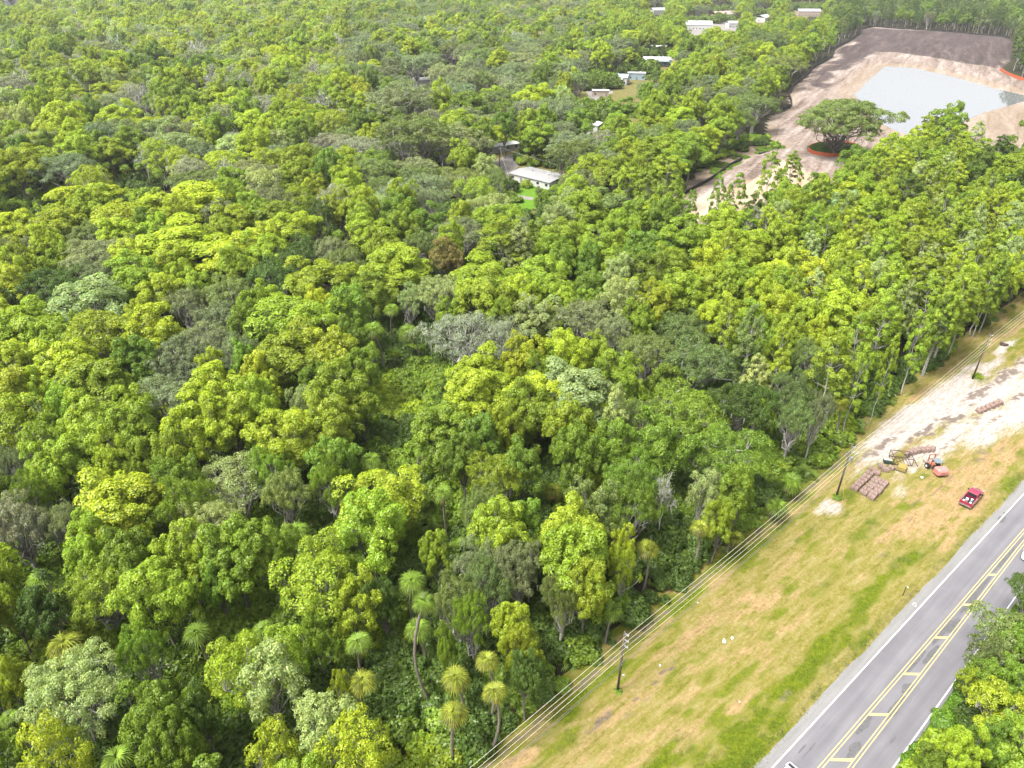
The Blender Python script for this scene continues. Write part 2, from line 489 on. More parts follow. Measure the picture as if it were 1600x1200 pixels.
hay = t.ramp(t.math('ADD', t.math('MULTIPLY', streak2, 0.5), t.math('MULTIPLY', fine, 0.5)),
             [(0.34, (0.19, 0.125, 0.050)), (0.48, (0.36, 0.25, 0.115)), (0.62, (0.46, 0.335, 0.18))])
bare = t.ramp(fine, [(0.35, (0.09, 0.065, 0.05)), (0.6, (0.22, 0.175, 0.145))])
def soft(mask, n, k=0.55):
    a = t.math('ADD', mask, t.math('MULTIPLY', t.math('SUBTRACT', n, 0.5), k * 2.4))
    mr = t.n('ShaderNodeMapRange', interpolation_type='SMOOTHSTEP'); mr.inputs['From Min'].default_value = 0.22; mr.inputs['From Max'].default_value = 0.95
    t.l(a, mr.inputs['Value']); g = mr.outputs[0]
    return t.math('MULTIPLY', g, t.math('MINIMUM', t.math('MULTIPLY', mask, 4.0), 1.0))
col = t.mix(soft(sep.outputs[0], fine), base, lush)
col = t.mix(soft(sep.outputs[2], streak), col, hay)
col = t.mix(soft(sep.outputs[1], streak2, 0.35), col, sand)
bm_ = t.n('ShaderNodeSeparateColor'); t.l(m2.outputs['Color'], bm_.inputs[0])
col = t.mix(t.math('MULTIPLY', soft(bm_.outputs[0], fine, 0.45), 0.85), col, bare)
t.bsdf(col, 0.95, 0, 0.1, t.math('ADD', fine, streak2), 0.7, 0.12)
verge = grid_sheet('verge', -80, 330, -33, -0.9, 0.45, lambda A, B: (RO.x + RU.x * A + RV.x * B, RO.y + RU.y * A + RV.y * B),
                   lambda A, B, X, Y: 0.05 + 0.16 * fbm(A / 5, B / 2.2, 4) * sm(-1.4, -4, B) * sm(-33, -31, B) + 0.06 * fbm(A / 1.2, B / .7, 14) * sm(-1.4, -2.4, B),
                   {'cover': vm1, 'bare': vm2}, t.mat, keep=lambda A, B, X, Y: B > treeline_v(A) - 1.6 - 1.2 * fbm(A / 4, B * 0, 8))
tag(verge, 'mown grass and sand verge between the road and the trees', 'verge', kind='structure')
far_verge = sheet('far_verge', [RD(-80, 8.2), RD(330, 4.6), RD(330, 14), RD(-80, 14)], 0.04, None or bpy.data.materials.new('tmp'))
t = NT('lush_far_verge'); f_ = t.noise(2.2, 6, 0.7, t.pos())
t.bsdf(t.ramp(f_, [(0.3, (0.05, 0.11, 0.01)), (0.6, (0.13, 0.23, 0.02))]), 0.95, 0, 0.1, f_, 0.8, 0.2)
far_verge.data.materials[0] = t.mat
tag(far_verge, 'narrow green grass strip on the far side of the road', 'verge')

# ---- road ---------------------------------------------------------------
def ry(s): return float(np.interp(s, [-80, 6.6, 60, 95, 330], [8.0, 5.42, 4.25, 3.95, 3.95]))
t = NT('worn_asphalt')
pr = t.road_pos(0.05, 1.0)
st = t.noise(0.9, 5, 0.6, pr); fn = t.noise(9.0, 4, 0.8, t.pos()); bg_ = t.noise(0.25, 3, 0.6, t.pos())
c = t.ramp(t.math('ADD', t.math('MULTIPLY', st, 0.55), t.math('ADD', t.math('MULTIPLY', fn, 0.2), t.math('MULTIPLY', bg_, 0.25))),
           [(0.36, (0.160, 0.154, 0.170)), (0.5, (0.195, 0.188, 0.206)), (0.64, (0.240, 0.233, 0.250))])
t.bsdf(c, 0.85, 0, 0.25, fn, 0.15, 0.02)
M['asphalt'] = t.mat
t = NT('pale_shoulder_asphalt')
fn = t.noise(6.0, 6, 0.75, t.pos()); st = t.noise(1.2, 5, 0.6, t.road_pos(0.1, 1))
c = t.ramp(t.math('ADD', t.math('MULTIPLY', st, 0.5), t.math('MULTIPLY', fn, 0.5)), [(0.35, (0.21, 0.205, 0.205)), (0.65, (0.31, 0.305, 0.30))])
t.bsdf(c, 0.9, 0, 0.2, fn, 0.2, 0.02)
M['shoulder'] = t.mat
SS = [-80 + 10 * i for i in range(42)]
me_pts = [RD(s, -0.15) for s in SS] + [RD(s, ry(s) + 3.55 + 0.06 * math.sin(s * 1.3)) for s in reversed(SS)]
road = sheet('road', me_pts, 0.075, M['asphalt'])
tag(road, 'grey two lane asphalt road crossing the lower corner of the photo', 'road')
ss2 = [-80 + 1.5 * i for i in range(270)]
rg = random.Random(4)
sh = sheet('paved_shoulder', [RD(s, -1.42 + 0.10 * math.sin(s * .31) + 0.16 * rg.random()) for s in ss2] + [RD(330, 0.0), RD(-80, 0.0)], 0.071, M['shoulder'])
tag(sh, 'pale grey paved shoulder along the white edge line', 'shoulder')
def strip(name, f0, f1, s0, s1, mat, z=0.080, step=6.0):
    n = max(1, int((s1 - s0) / step)); ss = [s0 + (s1 - s0) * i / n for i in range(n + 1)]
    mb = MB(); mb.add([RD(s, f0(s), z) for s in ss] + [RD(s, f1(s), z) for s in ss], [(i, i + 1, n + 2 + i, n + 1 + i) for i in range(n)])
    o = mb.build(name, mat, road)
    if o.data.polygons[0].normal.z < 0: o.data.flip_normals()
    return o
strip('edge_line', lambda s: -0.10, lambda s: 0.07, -80, 330, M['road_white'])['label'] = 'white edge line'
strip('edge_line', lambda s: ry(s) + 3.15, lambda s: ry(s) + 3.30, -80, 330, M['road_white'])['label'] = 'white edge line under the trees'
for dv in (-0.20, 0.14):
    strip('yellow_line', lambda s: 3.42 + dv - .055, lambda s: 3.42 + dv + .055, -80, 330, M['road_yellow'])
    strip('yellow_line', lambda s: ry(s) + .12 + dv - .055, lambda s: ry(s) + .12 + dv + .055, -80, 330, M['road_yellow'])
for k in range(-5, 6):                                            # slanting bars of the painted median
    s = 5.9 + 8.75 * k
    a, b = 3.42 + .22, ry(s) - .18
    if b - a < 0.15: continue
    mb = MB(); dz = 0.084; sl = 1.15
    mb.add([RD(s - .26, a, dz), RD(s + .26, a, dz), RD(s + .26 + (b - a) * sl, b, dz), RD(s - .26 + (b - a) * sl, b, dz)], [(0, 1, 2, 3)])
    mb.build('median_bar', M['road_yellow'], road)
t = NT('fresh_tar')
t.bsdf(t.ramp(t.noise(3, 4, .6, t.pos()), [(.3, (.105, .103, .108)), (.7, (.165, .162, .17))]), 0.8, 0, 0.3)
rg = random.Random(9)
for (s, v, l, w) in [(9, 4.75, 1.6, .5), (18.2, 5.2, 2.6, .55), (13, 3.95, 2.0, .35), (29, 4.5, 2.2, .45), (34, 3.85, 3.6, .38), (36, 4.35, 2.0, .5), (21.5, 4.9, 1.2, .5), (44, 4.0, 5.0, .35), (26, 3.8, 2.6, .28),
                     (47.5, 4.8, .8, .25), (1.0, 5.6, 2.4, .35), (4.5, .9, 0.9, .12), (5, 1.5, 1.5, .10), (13.5, 7.0, .8, .12), (-4, 4.4, 3, .5), (55, 3.9, 4, .25), (64, .15, 1.2, .5), (66, .0, .6, .35)]:
    n = 12; mb = MB()
    pts = [RD(s + l * math.cos(6.283 * i / n) * (.75 + .5 * rg.random()), v + w * math.sin(6.283 * i / n) * (.6 + .7 * rg.random()), .0770 + .00015 * (s % 17)) for i in range(n)]
    mb.add(pts, [tuple(range(n))]); o = mb.build('tar_patch', t.mat, road)
    if o.data.polygons[0].normal.z < 0: o.data.flip_normals()
mb = MB()                                                         # small white painted target on the shoulder
for q in ((0, 0, .5, .12), (0.32, .1, .12, .35), (-.1, .38, .5, .12)):
    mb.box(RD(35.6 + q[0], -.85 + q[1], .0795), (q[2], q[3], .008), ROAD_A)
mb.build('survey_mark', M['road_white'], road)

# ---- cleared building site and pond ------------------------------------------
SITE_PX = [(1040, 385), (1030, 360), (1064, 304), (1090, 289), (1124, 268), (1157, 248), (1195, 234), (1221, 232), (1199, 221), (1195, 202), (1204, 180), (1232, 172), (1233, 160), (1231, 150), (1240, 135),
           (1262, 116), (1270, 107), (1300, 90), (1304, 77), (1326, 66), (1343, 54), (1345, 47), (1360, 43), (1412, 47), (1487, 52), (1577, 60), (1585, 68), (1579, 94), (1562, 109), (1600, 127), (1720, 150), (1900, 190), (1900, 300), (1600, 240), (1400, 262), (1290, 300), (1150, 345)]
SITE = [G(*q).to_2d() for q in SITE_PX]
POND_PX = [(1386, 105), (1424, 107), (1487, 122), (1555, 141), (1612, 154), (1562, 169), (1532, 177), (1490, 196), (1455, 213), (1425, 214), (1400, 204), (1375, 191), (1339, 150), (1360, 128)]
POND = [G(*q).to_2d() for q in POND_PX]
SX0, SX1, SY0, SY1 = 30, 760, 225, 960
def poly_dist(X, Y, poly):
    d = np.full(X.shape, 1e9)
    for i in range(len(poly)):
        ax, ay = poly[i]; bx, by = poly[(i + 1) % len(poly)]
        ux, uy = bx - ax, by - ay; L = ux * ux + uy * uy + 1e-9
        tt = np.clip(((X - ax) * ux + (Y - ay) * uy) / L, 0, 1)
        d = np.minimum(d, np.hypot(X - ax - tt * ux, Y - ay - tt * uy))
    return np.where(inpoly(X, Y, poly), d, -d)
DARK = [G(*q).to_2d() for q in [(1340, 44), (1590, 58), (1600, 96), (1560, 108), (1520, 104), (1470, 96), (1400, 86), (1350, 92), (1318, 116), (1296, 140), (1262, 150), (1256, 135), (1290, 98), (1318, 74)]]
TAN = [G(*q).to_2d() for q in [(1075, 305), (1120, 282), (1190, 262), (1260, 255), (1260, 300), (1120, 350), (1060, 350)]]
def site_masks(A, B, X, Y):
    wx = X + 26 * (fbm(X / 40, Y / 40, 31) - .5); wy = Y + 40 * (fbm(X / 40, Y / 50, 37) - .5)
    dk = sm(-8, 14, poly_dist(wx, wy, DARK))
    pale = np.maximum(sm(26, 2, np.abs(poly_dist(X, Y, POND))), 0.9 * sm(9, 1, poly_dist(X, Y, SITE)) * (Y < 560))
    rt = inpoly(X, Y, [G(*q).to_2d() for q in [(1530, 178), (1600, 162), (1900, 200), (1900, 300), (1540, 222)]])
    pale = np.maximum(pale, rt * 0.95)
    tn = sm(-5, 10, poly_dist(wx, wy, TAN))
    return np.stack([dk, np.clip(pale, 0, 1), tn], -1)
t = NT('graded_site_soil')
m1 = t.n('ShaderNodeAttribute', attribute_type='GEOMETRY', attribute_name='cover')
sep = t.n('ShaderNodeSeparateColor'); t.l(m1.outputs['Color'], sep.inputs[0])
mp = t.n('ShaderNodeMapping'); mp.inputs['Rotation'].default_value = (0, 0, -1.05); t.l(t.pos(), mp.inputs[0])
mp2 = t.n('ShaderNodeMapping'); mp2.inputs['Scale'].default_value = (0.10, 1.0, 1); t.l(mp.outputs[0], mp2.inputs[0])
n1 = t.noise(0.16, 7, 0.72, mp2.outputs[0], 0.8); n2 = t.noise(0.5, 6, 0.7, t.pos()); n3 = t.noise(0.05, 5, .65, t.pos(), 1.0)
mixn = t.math('ADD', t.math('MULTIPLY', n1, 0.6), t.math('MULTIPLY', n2, 0.4))
base = t.ramp(mixn, [(0.36, (0.085, 0.065, 0.055)), (0.45, (0.22, 0.165, 0.135)), (0.53, (0.33, 0.265, 0.23)), (0.62, (0.50, 0.44, 0.40))])
dark = t.ramp(mixn, [(0.36, (0.050, 0.037, 0.036)), (0.50, (0.090, 0.067, 0.065)), (0.58, (0.14, 0.108, 0.104)), (0.68, (0.32, 0.26, 0.245))])
pale = t.ramp(mixn, [(0.36, (0.20, 0.14, 0.095)), (0.5, (0.32, 0.25, 0.19)), (0.62, (0.42, 0.365, 0.315))])
tan = t.ramp(mixn, [(0.36, (0.36, 0.22, 0.12)), (0.5, (0.55, 0.42, 0.29)), (0.64, (0.62, 0.55, 0.48))])
def softs(mask, n):
    a = t.math('ADD', mask, t.math('MULTIPLY', t.math('SUBTRACT', n, 0.5), 1.1))
    mr = t.n('ShaderNodeMapRange', interpolation_type='SMOOTHSTEP'); mr.inputs['From Min'].default_value = 0.3; mr.inputs['From Max'].default_value = 0.75
    t.l(a, mr.inputs['Value']); return mr.outputs[0]
col = t.mix(softs(sep.outputs[2], n1), base, tan)
col = t.mix(softs(sep.outputs[0], n3), col, dark)
col = t.mix(softs(sep.outputs[1], n2), col, pale)
t.bsdf(col, 0.95, 0, 0.1, mixn, 0.7, 0.5)
def site_z(A, B, X, Y):
    pd = -poly_dist(X, Y, POND)
    return 0.04 + 1.5 * sm(-3, 9, pd) * sm(1.0, 7, poly_dist(X, Y, SITE)) * (0.75 + .5 * fbm(X / 14, Y / 14, 51))
site = grid_sheet('building_site', SX0, SX1, SY0, SY1, 2.6, lambda A, B: (A, B), site_z, {'cover': site_masks}, t.mat,
                  keep=lambda A, B, X, Y: poly_dist(X, Y, SITE) > -1.5)
tag(site, 'graded bare sand and grey soil of the cleared site round the pond', 'ground', kind='structure')
t = NT('pond_water')
n1 = t.noise(0.6, 3, 0.5, t.pos())
pb = t.bsdf((0.10, 0.104, 0.110), 0.04, 0, 0.35)
pb.inputs['IOR'].default_value = 1.33
cxp, cyp = sum(q[0] for q in POND) / len(POND), sum(q[1] for q in POND) / len(POND)
pond = sheet('pond_water', [(cxp + (q[0] - cxp) * 1.04, cyp + (q[1] - cyp) * 1.04) for q in POND], 0.55, t.mat)
tag(pond, 'still pale pond reflecting the white sky', 'water')

# ---- village ground -----------------------------------------------------------
def noisy(name, stops, scale=0.8):
    t = NT(name); f = t.noise(scale, 6, 0.72, t.pos())
    t.bsdf(t.ramp(f, stops), 0.95, 0, 0.1, f, 0.5, 0.1); return t.mat
M['bank'] = noisy('brown_bank_soil', [(0.3, (0.14, 0.10, 0.07)), (0.5, (0.24, 0.18, 0.135)), (0.7, (0.30, 0.27, 0.16))], 0.6)
M['lawn'] = noisy('bright_lawn', [(0.3, (0.06, 0.15, 0.01)), (0.5, (0.13, 0.27, 0.018)), (0.7, (0.19, 0.30, 0.04))])
M['dry_lawn'] = noisy('olive_dry_lawn', [(0.3, (0.11, 0.105, 0.03)), (0.5, (0.19, 0.175, 0.055)), (0.7, (0.27, 0.23, 0.10))])
M['drive'] = noisy('pale_shell_drive', [(0.3, (0.20, 0.18, 0.165)), (0.5, (0.30, 0.275, 0.26)), (0.7, (0.42, 0.39, 0.37))])
for nm, lab, cat, mt, z, px in [
    ('yard', 'olive dry grass yard among the mobile homes', 'yard', 'dry_lawn', .02, [(600, 200), (720, 150), (900, 120), (1000, 70), (1120, 0), (1300, -10), (1240, 50), (1060, 120), (1010, 180), (960, 260), (900, 330), (760, 340), (660, 300)]),
    ('lawn', 'bright green lawn in front of the long grey roofed home', 'lawn', 'lawn', .05, [(806, 292), (830, 287), (870, 296), (850, 318), (815, 336), (796, 320), (800, 304)]),
    ('driveway', 'grey driveway bend beside the transformer pole', 'driveway', 'drive', .05, [(745, 262), (800, 240), (815, 246), (812, 258), (800, 270), (775, 286), (752, 280)]),
    ('bank', 'brown earth bank outside the black silt fence', 'bank', 'bank', .03, [(1040, 310), (1085, 272), (1120, 252), (1150, 236), (1192, 222), (1212, 232), (1160, 252), (1124, 272), (1090, 293), (1066, 308), (1040, 345)]),
    ('lane', 'pale lane between the mobile homes', 'lane', 'drive', .045, [(905, 215), (925, 165), (915, 140), (950, 132), (962, 150), (945, 175), (938, 215), (925, 240)]),
    ('footpath', 'pale path crossing the lawn', 'path', 'drive', .06, [(780, 305), (800, 303), (834, 309), (832, 313), (800, 309), (788, 318), (800, 335), (792, 338), (775, 316)]),
    ('drive_apron', 'bare pale ground around the white homes far up the lane', 'ground', 'drive', .04, [(980, 100), (1060, 60), (1120, 20), (1200, 10), (1150, 50), (1070, 85), (1000, 120)]),
    ('lawn_strip', 'yellowish grass strip beside the beige trailer', 'lawn', 'dry_lawn', .07, [(938, 150), (985, 140), (990, 152), (950, 172)])]:
    o = sheet(nm, [G(*q).to_2d() for q in px], z, M[mt]); tag(o, lab, cat)
# ================================================================ tree shapes
def unit(a): return a / (np.linalg.norm(a, axis=-1, keepdims=True) + 1e-9)

def leaves(rng, pos, nrm, ln, wd):
    """one folded diamond leaf spray for each place"""
    n = len(pos)
    r = unit(rng.normal(size=(n, 3)))
    tan = unit(np.cross(nrm, r)); bit = np.cross(nrm, tan)
    ln = np.asarray(ln).reshape(-1, 1) * np.ones((n, 1)); wd = np.asarray(wd).reshape(-1, 1) * np.ones((n, 1))
    v = np.stack([pos - tan * ln * .5, pos + bit * wd * .5 + nrm * wd * .12, pos + tan * ln * .5, pos - bit * wd * .5 + nrm * wd * .12], 1).reshape(-1, 3)
    q = np.arange(4 * n).reshape(n, 4)
    return v, q

def lobed(rng, cen, rad, out, per, size, zs=1.0, up=0.35, shell=(0.70, 1.06), aspect=0.62):
    """leaf sprays on the outside of many small lobes"""
    per = np.maximum(3, (per * (rad / rad.mean()) ** 2).astype(int))
    idx = np.repeat(np.arange(len(cen)), per)
    n = len(idx)
    d = unit(rng.normal(size=(n, 3)) + out[idx] * 0.85 + np.array([0, 0, up]))
    low = d[:, 2] < -0.30; d[low, 2] *= -0.6; d = unit(d)
    rr = rad[idx] * (shell[0] + (shell[1] - shell[0]) * rng.random(n) ** 0.6)
    pos = cen[idx] + d * rr[:, None] * np.array([1, 1, zs])
    nrm = unit(d + 0.42 * rng.normal(size=(n, 3)) + np.array([0, 0, 0.12]))
    s = size * (0.7 + 0.6 * rng.random(n))
    v, q = leaves(rng, pos, nrm, s * 1.25, s * aspect * 1.3)
    lobe_l = 0.86 + 0.28 * rng.random(len(cen))
    lv = lobe_l[idx] * (0.72 + 0.56 * rng.random(n))
    hv = np.clip(0.5 * rng.random(len(cen))[idx] + 0.35 * rng.normal(size=n), 0, 1)
    return v, q, lv, hv

class Wood:
    def __init__(self): self.v, self.q, self.n = [], [], 0
    def tube(self, pts, rad, k=5):
        pts = np.asarray(pts, float); rad = np.asarray(rad, float)
        d = np.gradient(pts, axis=0); d = unit(d)
        ref = np.where(np.abs(d[:, 2:3]) > .9, np.array([[1., 0, 0]]), np.array([[0, 0, 1.]]))
        a = unit(np.cross(ref, d)); b = np.cross(d, a)
        th = np.arange(k) * 2 * np.pi / k
        ring = pts[:, None] + (a[:, None] * np.cos(th)[None, :, None] + b[:, None] * np.sin(th)[None, :, None]) * rad[:, None, None]
        m = len(pts); base = self.n
        self.v.append(ring.reshape(-1, 3))
        i = np.arange(m - 1)[:, None] * k; j = np.arange(k)[None]
        self.q.append(np.stack([i + j, i + (j + 1) % k, i + k + (j + 1) % k, i + k + j], -1).reshape(-1, 4) + base)
        self.n += m * k
    def get(self): return np.concatenate(self.v), np.concatenate(self.q)

def limb(rng, w, a, b, r0, r1, seg=5, bend=0.18, k=5, sag=0.0):
    a = np.asarray(a, float); b = np.asarray(b, float)
    t = np.linspace(0, 1, seg)[:, None]
    L = np.linalg.norm(b - a)
    p = a + (b - a) * t
    wob = rng.normal(size=(seg, 3)) * bend * L * 0.25; wob[0] = 0; wob[-1] = 0
    p = p + wob; p[:, 2] += np.sin(t[:, 0] * np.pi) * sag * L
    w.tube(p, np.linspace(r0, r1, seg), k)
    return p

def strands(rng, cen, n, ln):
    """hanging grey moss"""
    i = rng.integers(0, len(cen), n)
    p = cen[i] + rng.normal(size=(n, 3)) * np.array([.5, .5, .3]) - np.array([0, 0, .5])
    h = ln * (.5 + rng.random(n)); a = rng.random(n) * 6.28; wd = .10 + .14 * rng.random(n)
    d = np.stack([np.cos(a) * wd, np.sin(a) * wd, a * 0], -1)
    z = np.stack([a * 0, a * 0, -h], -1)
    v = np.stack([p - d, p + d, p + d * .25 + z, p - d * .25 + z], 1).reshape(-1, 3)
    return v, np.arange(4 * n).reshape(n, 4)

class Proto:
    """shape of one kind of tree: crown and trunk meshes and both in one"""
    def __init__(self, name, R, H, zc, cv, cq, lv, hv, wv, wq, bark, moss=None, leaf='leaf'):
        self.name, self.R, self.H, self.zc = name, R, H, zc
        mats = [M[leaf], M[bark], M['moss']]
        cmi = np.zeros(len(cq), int)
        if moss is not None:
            mv, mq = moss
            cq = np.concatenate([cq, mq + len(cv)]); cv = np.concatenate([cv, mv])
            cmi = np.concatenate([cmi, np.full(len(mq), 2)])
            lv = np.concatenate([lv, np.ones(len(mq))]); hv = np.concatenate([hv, np.zeros(len(mq))])
        self.crown = np_mesh(name + '_crown', cv, cq, mats, cmi, {'lv': lv, 'hv': hv})
        self.trunk = np_mesh(name + '_trunk', wv, wq, [M[bark]])
        self.trunk.polygons.foreach_set('use_smooth', [True] * len(wq))
        v = np.concatenate([cv, wv]); q = np.concatenate([cq, wq + len(cv)])
        self.whole = np_mesh(name, v, q, mats, np.concatenate([cmi, np.full(len(wq), 1)]),
                             {'lv': np.concatenate([lv, np.ones(len(wq))]), 'hv': np.concatenate([hv, np.zeros(len(wq))])})
        self.tris = 2 * len(q)

def maple(seed, R=5.0, H=16.0, per=110, size=0.25, openn=False):
    rng = np.random.default_rng(seed); w = Wood()
    cb = H * (0.30 + .06 * rng.random()); Rz = (H - cb) / 2; zc = cb + Rz
    n1 = 17 if not openn else 13
    prim = []
    for i in range(n1):
        u = (i + .5) / n1; el = math.asin(1 - 1.42 * u)
        az = i * 2.39996 + rng.random() * .7
        f = 0.66 + .15 * rng.normal()
        prim.append([math.cos(az) * math.cos(el) * R * f, math.sin(az) * math.cos(el) * R * f, zc + math.sin(el) * Rz * (f + .02)])
    prim = np.array(prim); pr = R * (0.28 + .12 * rng.random(n1))
    cen, rad, out = [], [], []
    for p, r in zip(prim, pr):
        o = unit((p - np.array([0, 0, zc - Rz * .35]))[None])[0]
        m = rng.integers(8, 13)
        d = unit(rng.normal(size=(m, 3)) + o * .9 + np.array([0, 0, .45]))
        c = p + d * r * (.55 + .5 * rng.random((m, 1)))
        cen.append(c); rad.append(r * (.34 + .24 * rng.random(m))); out.append(unit(d * .7 + o * .4))
    inner = rng.normal(size=(22, 3)) * np.array([R * .33, R * .33, Rz * .4]) + np.array([0, 0, zc - .5])
    cen.append(inner); rad.append(np.full(22, R * .2)); out.append(unit(inner - np.array([0, 0, zc - 3])))
    cen, rad, out = np.concatenate(cen), np.concatenate(rad), np.concatenate(out)
    cv, cq, lv, hv = lobed(rng, cen, rad, out, per * (.5 if openn else 1), size, 1.12)
    top = np.array([rng.normal() * .5, rng.normal() * .5, cb + .3])
    tr = limb(rng, w, (0, 0, -.3), top, .30 * R / 5, .20 * R / 5, 5, .10, 7)
    for p in prim:
        j = tr[-1] if rng.random() < .6 else tr[-2]
        e = p + (p - j) * .05
        l = limb(rng, w, j, e, .13 * R / 5, .045, 5, .25, 5)
        for c in cen[np.argsort(np.linalg.norm(cen - p, axis=1))[:(5 if openn else 3)]]:
            limb(rng, w, l[3], c + (c - l[3]) * (.25 if openn else .05), .055 if openn else .04, .015, 3, .2, 3)
    wv, wq = w.get()
    return Proto('maple', R, H, zc, cv, cq, lv, hv, wv, wq, 'limb' if openn else 'bark')

def oak(seed, R=7.0, H=14.0, per=100, size=0.21, moss=70, openn=False, wood='limb', n1=20, low=1.12, zcf=.64, rzf=.33, tr=.55, jz=.26, prk=.24):
    rng = np.random.default_rng(seed); w = Wood()
    zc = H * zcf; Rz = H * rzf
    prim = []
    for i in range(n1):
        u = (i + .5) / n1; el = math.asin(1 - low * u)
        az = i * 2.39996 + rng.random() * .8; f = .70 + .14 * rng.normal()
        prim.append([math.cos(az) * math.cos(el) * R * f, math.sin(az) * math.cos(el) * R * f, zc + math.sin(el) * Rz * f])
    prim = np.array(prim); pr = R * (prk + .09 * rng.random(n1))
    cen, rad, out = [], [], []
    for p, r in zip(prim, pr):
        m = rng.integers(9, 14)
        o = unit((p - np.array([0, 0, zc - Rz]))[None])[0]
        d = unit(rng.normal(size=(m, 3)) * np.array([1, 1, .6]) + o * .6 + np.array([0, 0, .4]))
        c = p + d * r * (.5 + .65 * rng.random((m, 1))) * np.array([1.15, 1.15, .8])
        cen.append(c); rad.append(r * (.36 + .2 * rng.random(m))); out.append(unit(d + o))
    cen, rad, out = np.concatenate(cen), np.concatenate(rad), np.concatenate(out)
    cv, cq, lv, hv = lobed(rng, cen, rad, out, per * (.5 if openn else 1), size, .82, .45, (.5, 1.08), .55)
    j0 = np.array([rng.normal() * .4, rng.normal() * .4, H * jz])
    limb(rng, w, (0, 0, -.3), j0, tr, tr * .8, 4, .08, 8)
    for k, p in enumerate(prim):
        l = limb(rng, w, j0, p, .24, .07, 6, .38, 5, .06)
        for c in cen[np.argsort(np.linalg.norm(cen - p, axis=1))[:5 if openn else 4]]:
            limb(rng, w, l[4 if rng.random() < .5 else 3], c + (c - p) * .2, .06, .018, 4, .3, 3)
    wv, wq = w.get()
    return Proto('oak', R, H, zc, cv, cq, lv, hv, wv, wq, wood, strands(rng, cen, moss, 1.3))

def slender(seed, R=3.2, H=20.0, per=95, size=0.24):
    rng = np.random.default_rng(seed); w = Wood()
    cb = H * .36; cen, rad, out, prim = [], [], [], []
    lean = rng.normal(size=2) * .5
    n1 = 17
    for i in range(n1):
        u = (i + .5) / n1; z = cb + (H - cb - .8) * u
        prof = R * (0.55 + .75 * math.sin(math.pi * min(1, u * .9 + .12)) ** .8) * (1 - .55 * u ** 3) * .62
        az = i * 2.39996 + rng.random(); f = prof * (.75 + .4 * rng.random())
        if i == n1 - 1: f = .2
        p = np.array([math.cos(az) * f + lean[0] * u, math.sin(az) * f + lean[1] * u, z]); prim.append(p)
        m = rng.integers(6, 10); o = np.array([math.cos(az) * .6, math.sin(az) * .6, .7])
        d = unit(rng.normal(size=(m, 3)) + o); r = R * (.30 + .12 * rng.random())
        cen.append(p + d * r * (.5 + .6 * rng.random((m, 1))) * np.array([1, 1, 1.35])); rad.append(r * (.40 + .2 * rng.random(m))); out.append(unit(d + o))
    cen, rad, out = np.concatenate(cen), np.concatenate(rad), np.concatenate(out)
    cv, cq, lv, hv = lobed(rng, cen, rad, out, per, size, 1.15, .5)
    tr = limb(rng, w, (0, 0, -.3), (lean[0], lean[1], H * .9), .19, .05, 9, .05, 6)
    for p in prim:
        j = tr[np.argmin(np.abs(tr[:, 2] - (p[2] - 1.6)))]
        limb(rng, w, j, p, .07, .03, 4, .2, 4)
    wv, wq = w.get()
    return Proto('slender', R, H, H * .66, cv, cq, lv, hv, wv, wq, 'limb')

def bare(seed, R=3.6, H=14.5, leafy=0):
    rng = np.random.default_rng(seed); w = Wood(); tips = []
    def grow(p, d, L, r, depth):
        seg = 4; pts = [p]
        for k in range(seg):
            d = unit((d + rng.normal(size=3) * .16 + np.array([0, 0, .05]))[None])[0]
            pts.append(pts[-1] + d * L / seg)
        w.tube(pts, np.linspace(r, r * .55, seg + 1), 5 if depth < 2 else 3)
        if depth >= 5: tips.append(pts[-1]); return
        for k in range(3 if depth < 3 else 4):
            j = pts[rng.integers(2, seg + 1)]
            sp = .62 if depth else .45
            nd = unit((d + rng.normal(size=3) * sp + np.array([0, 0, .15]))[None])[0]
            grow(j, nd, L * (.62 + .15 * rng.random()), max(r * .55, .032), depth + 1)
    grow(np.array([0, 0, -.3]), np.array([rng.normal() * .05, rng.normal() * .05, 1.]), H * .46, .22, 0)
    wv, wq = w.get(); tips = np.array(tips)
    sc = np.array([R / np.abs(wv[:, :2]).max(), R / np.abs(wv[:, :2]).max(), H / wv[:, 2].max()])
    wv = wv * sc; tips = tips * sc
    pos = tips[rng.integers(0, len(tips), 260 + leafy)] + rng.normal(size=(260 + leafy, 3)) * .45
    cv, cq = leaves(rng, pos, unit(rng.normal(size=pos.shape) + np.array([0, 0, .6])), .26, .17)
    return Proto('bare', R, H, H * .7, cv, cq, np.ones(len(cq)), np.zeros(len(cq)), wv, wq, 'dead_limb', strands(rng, tips, 240, .6))

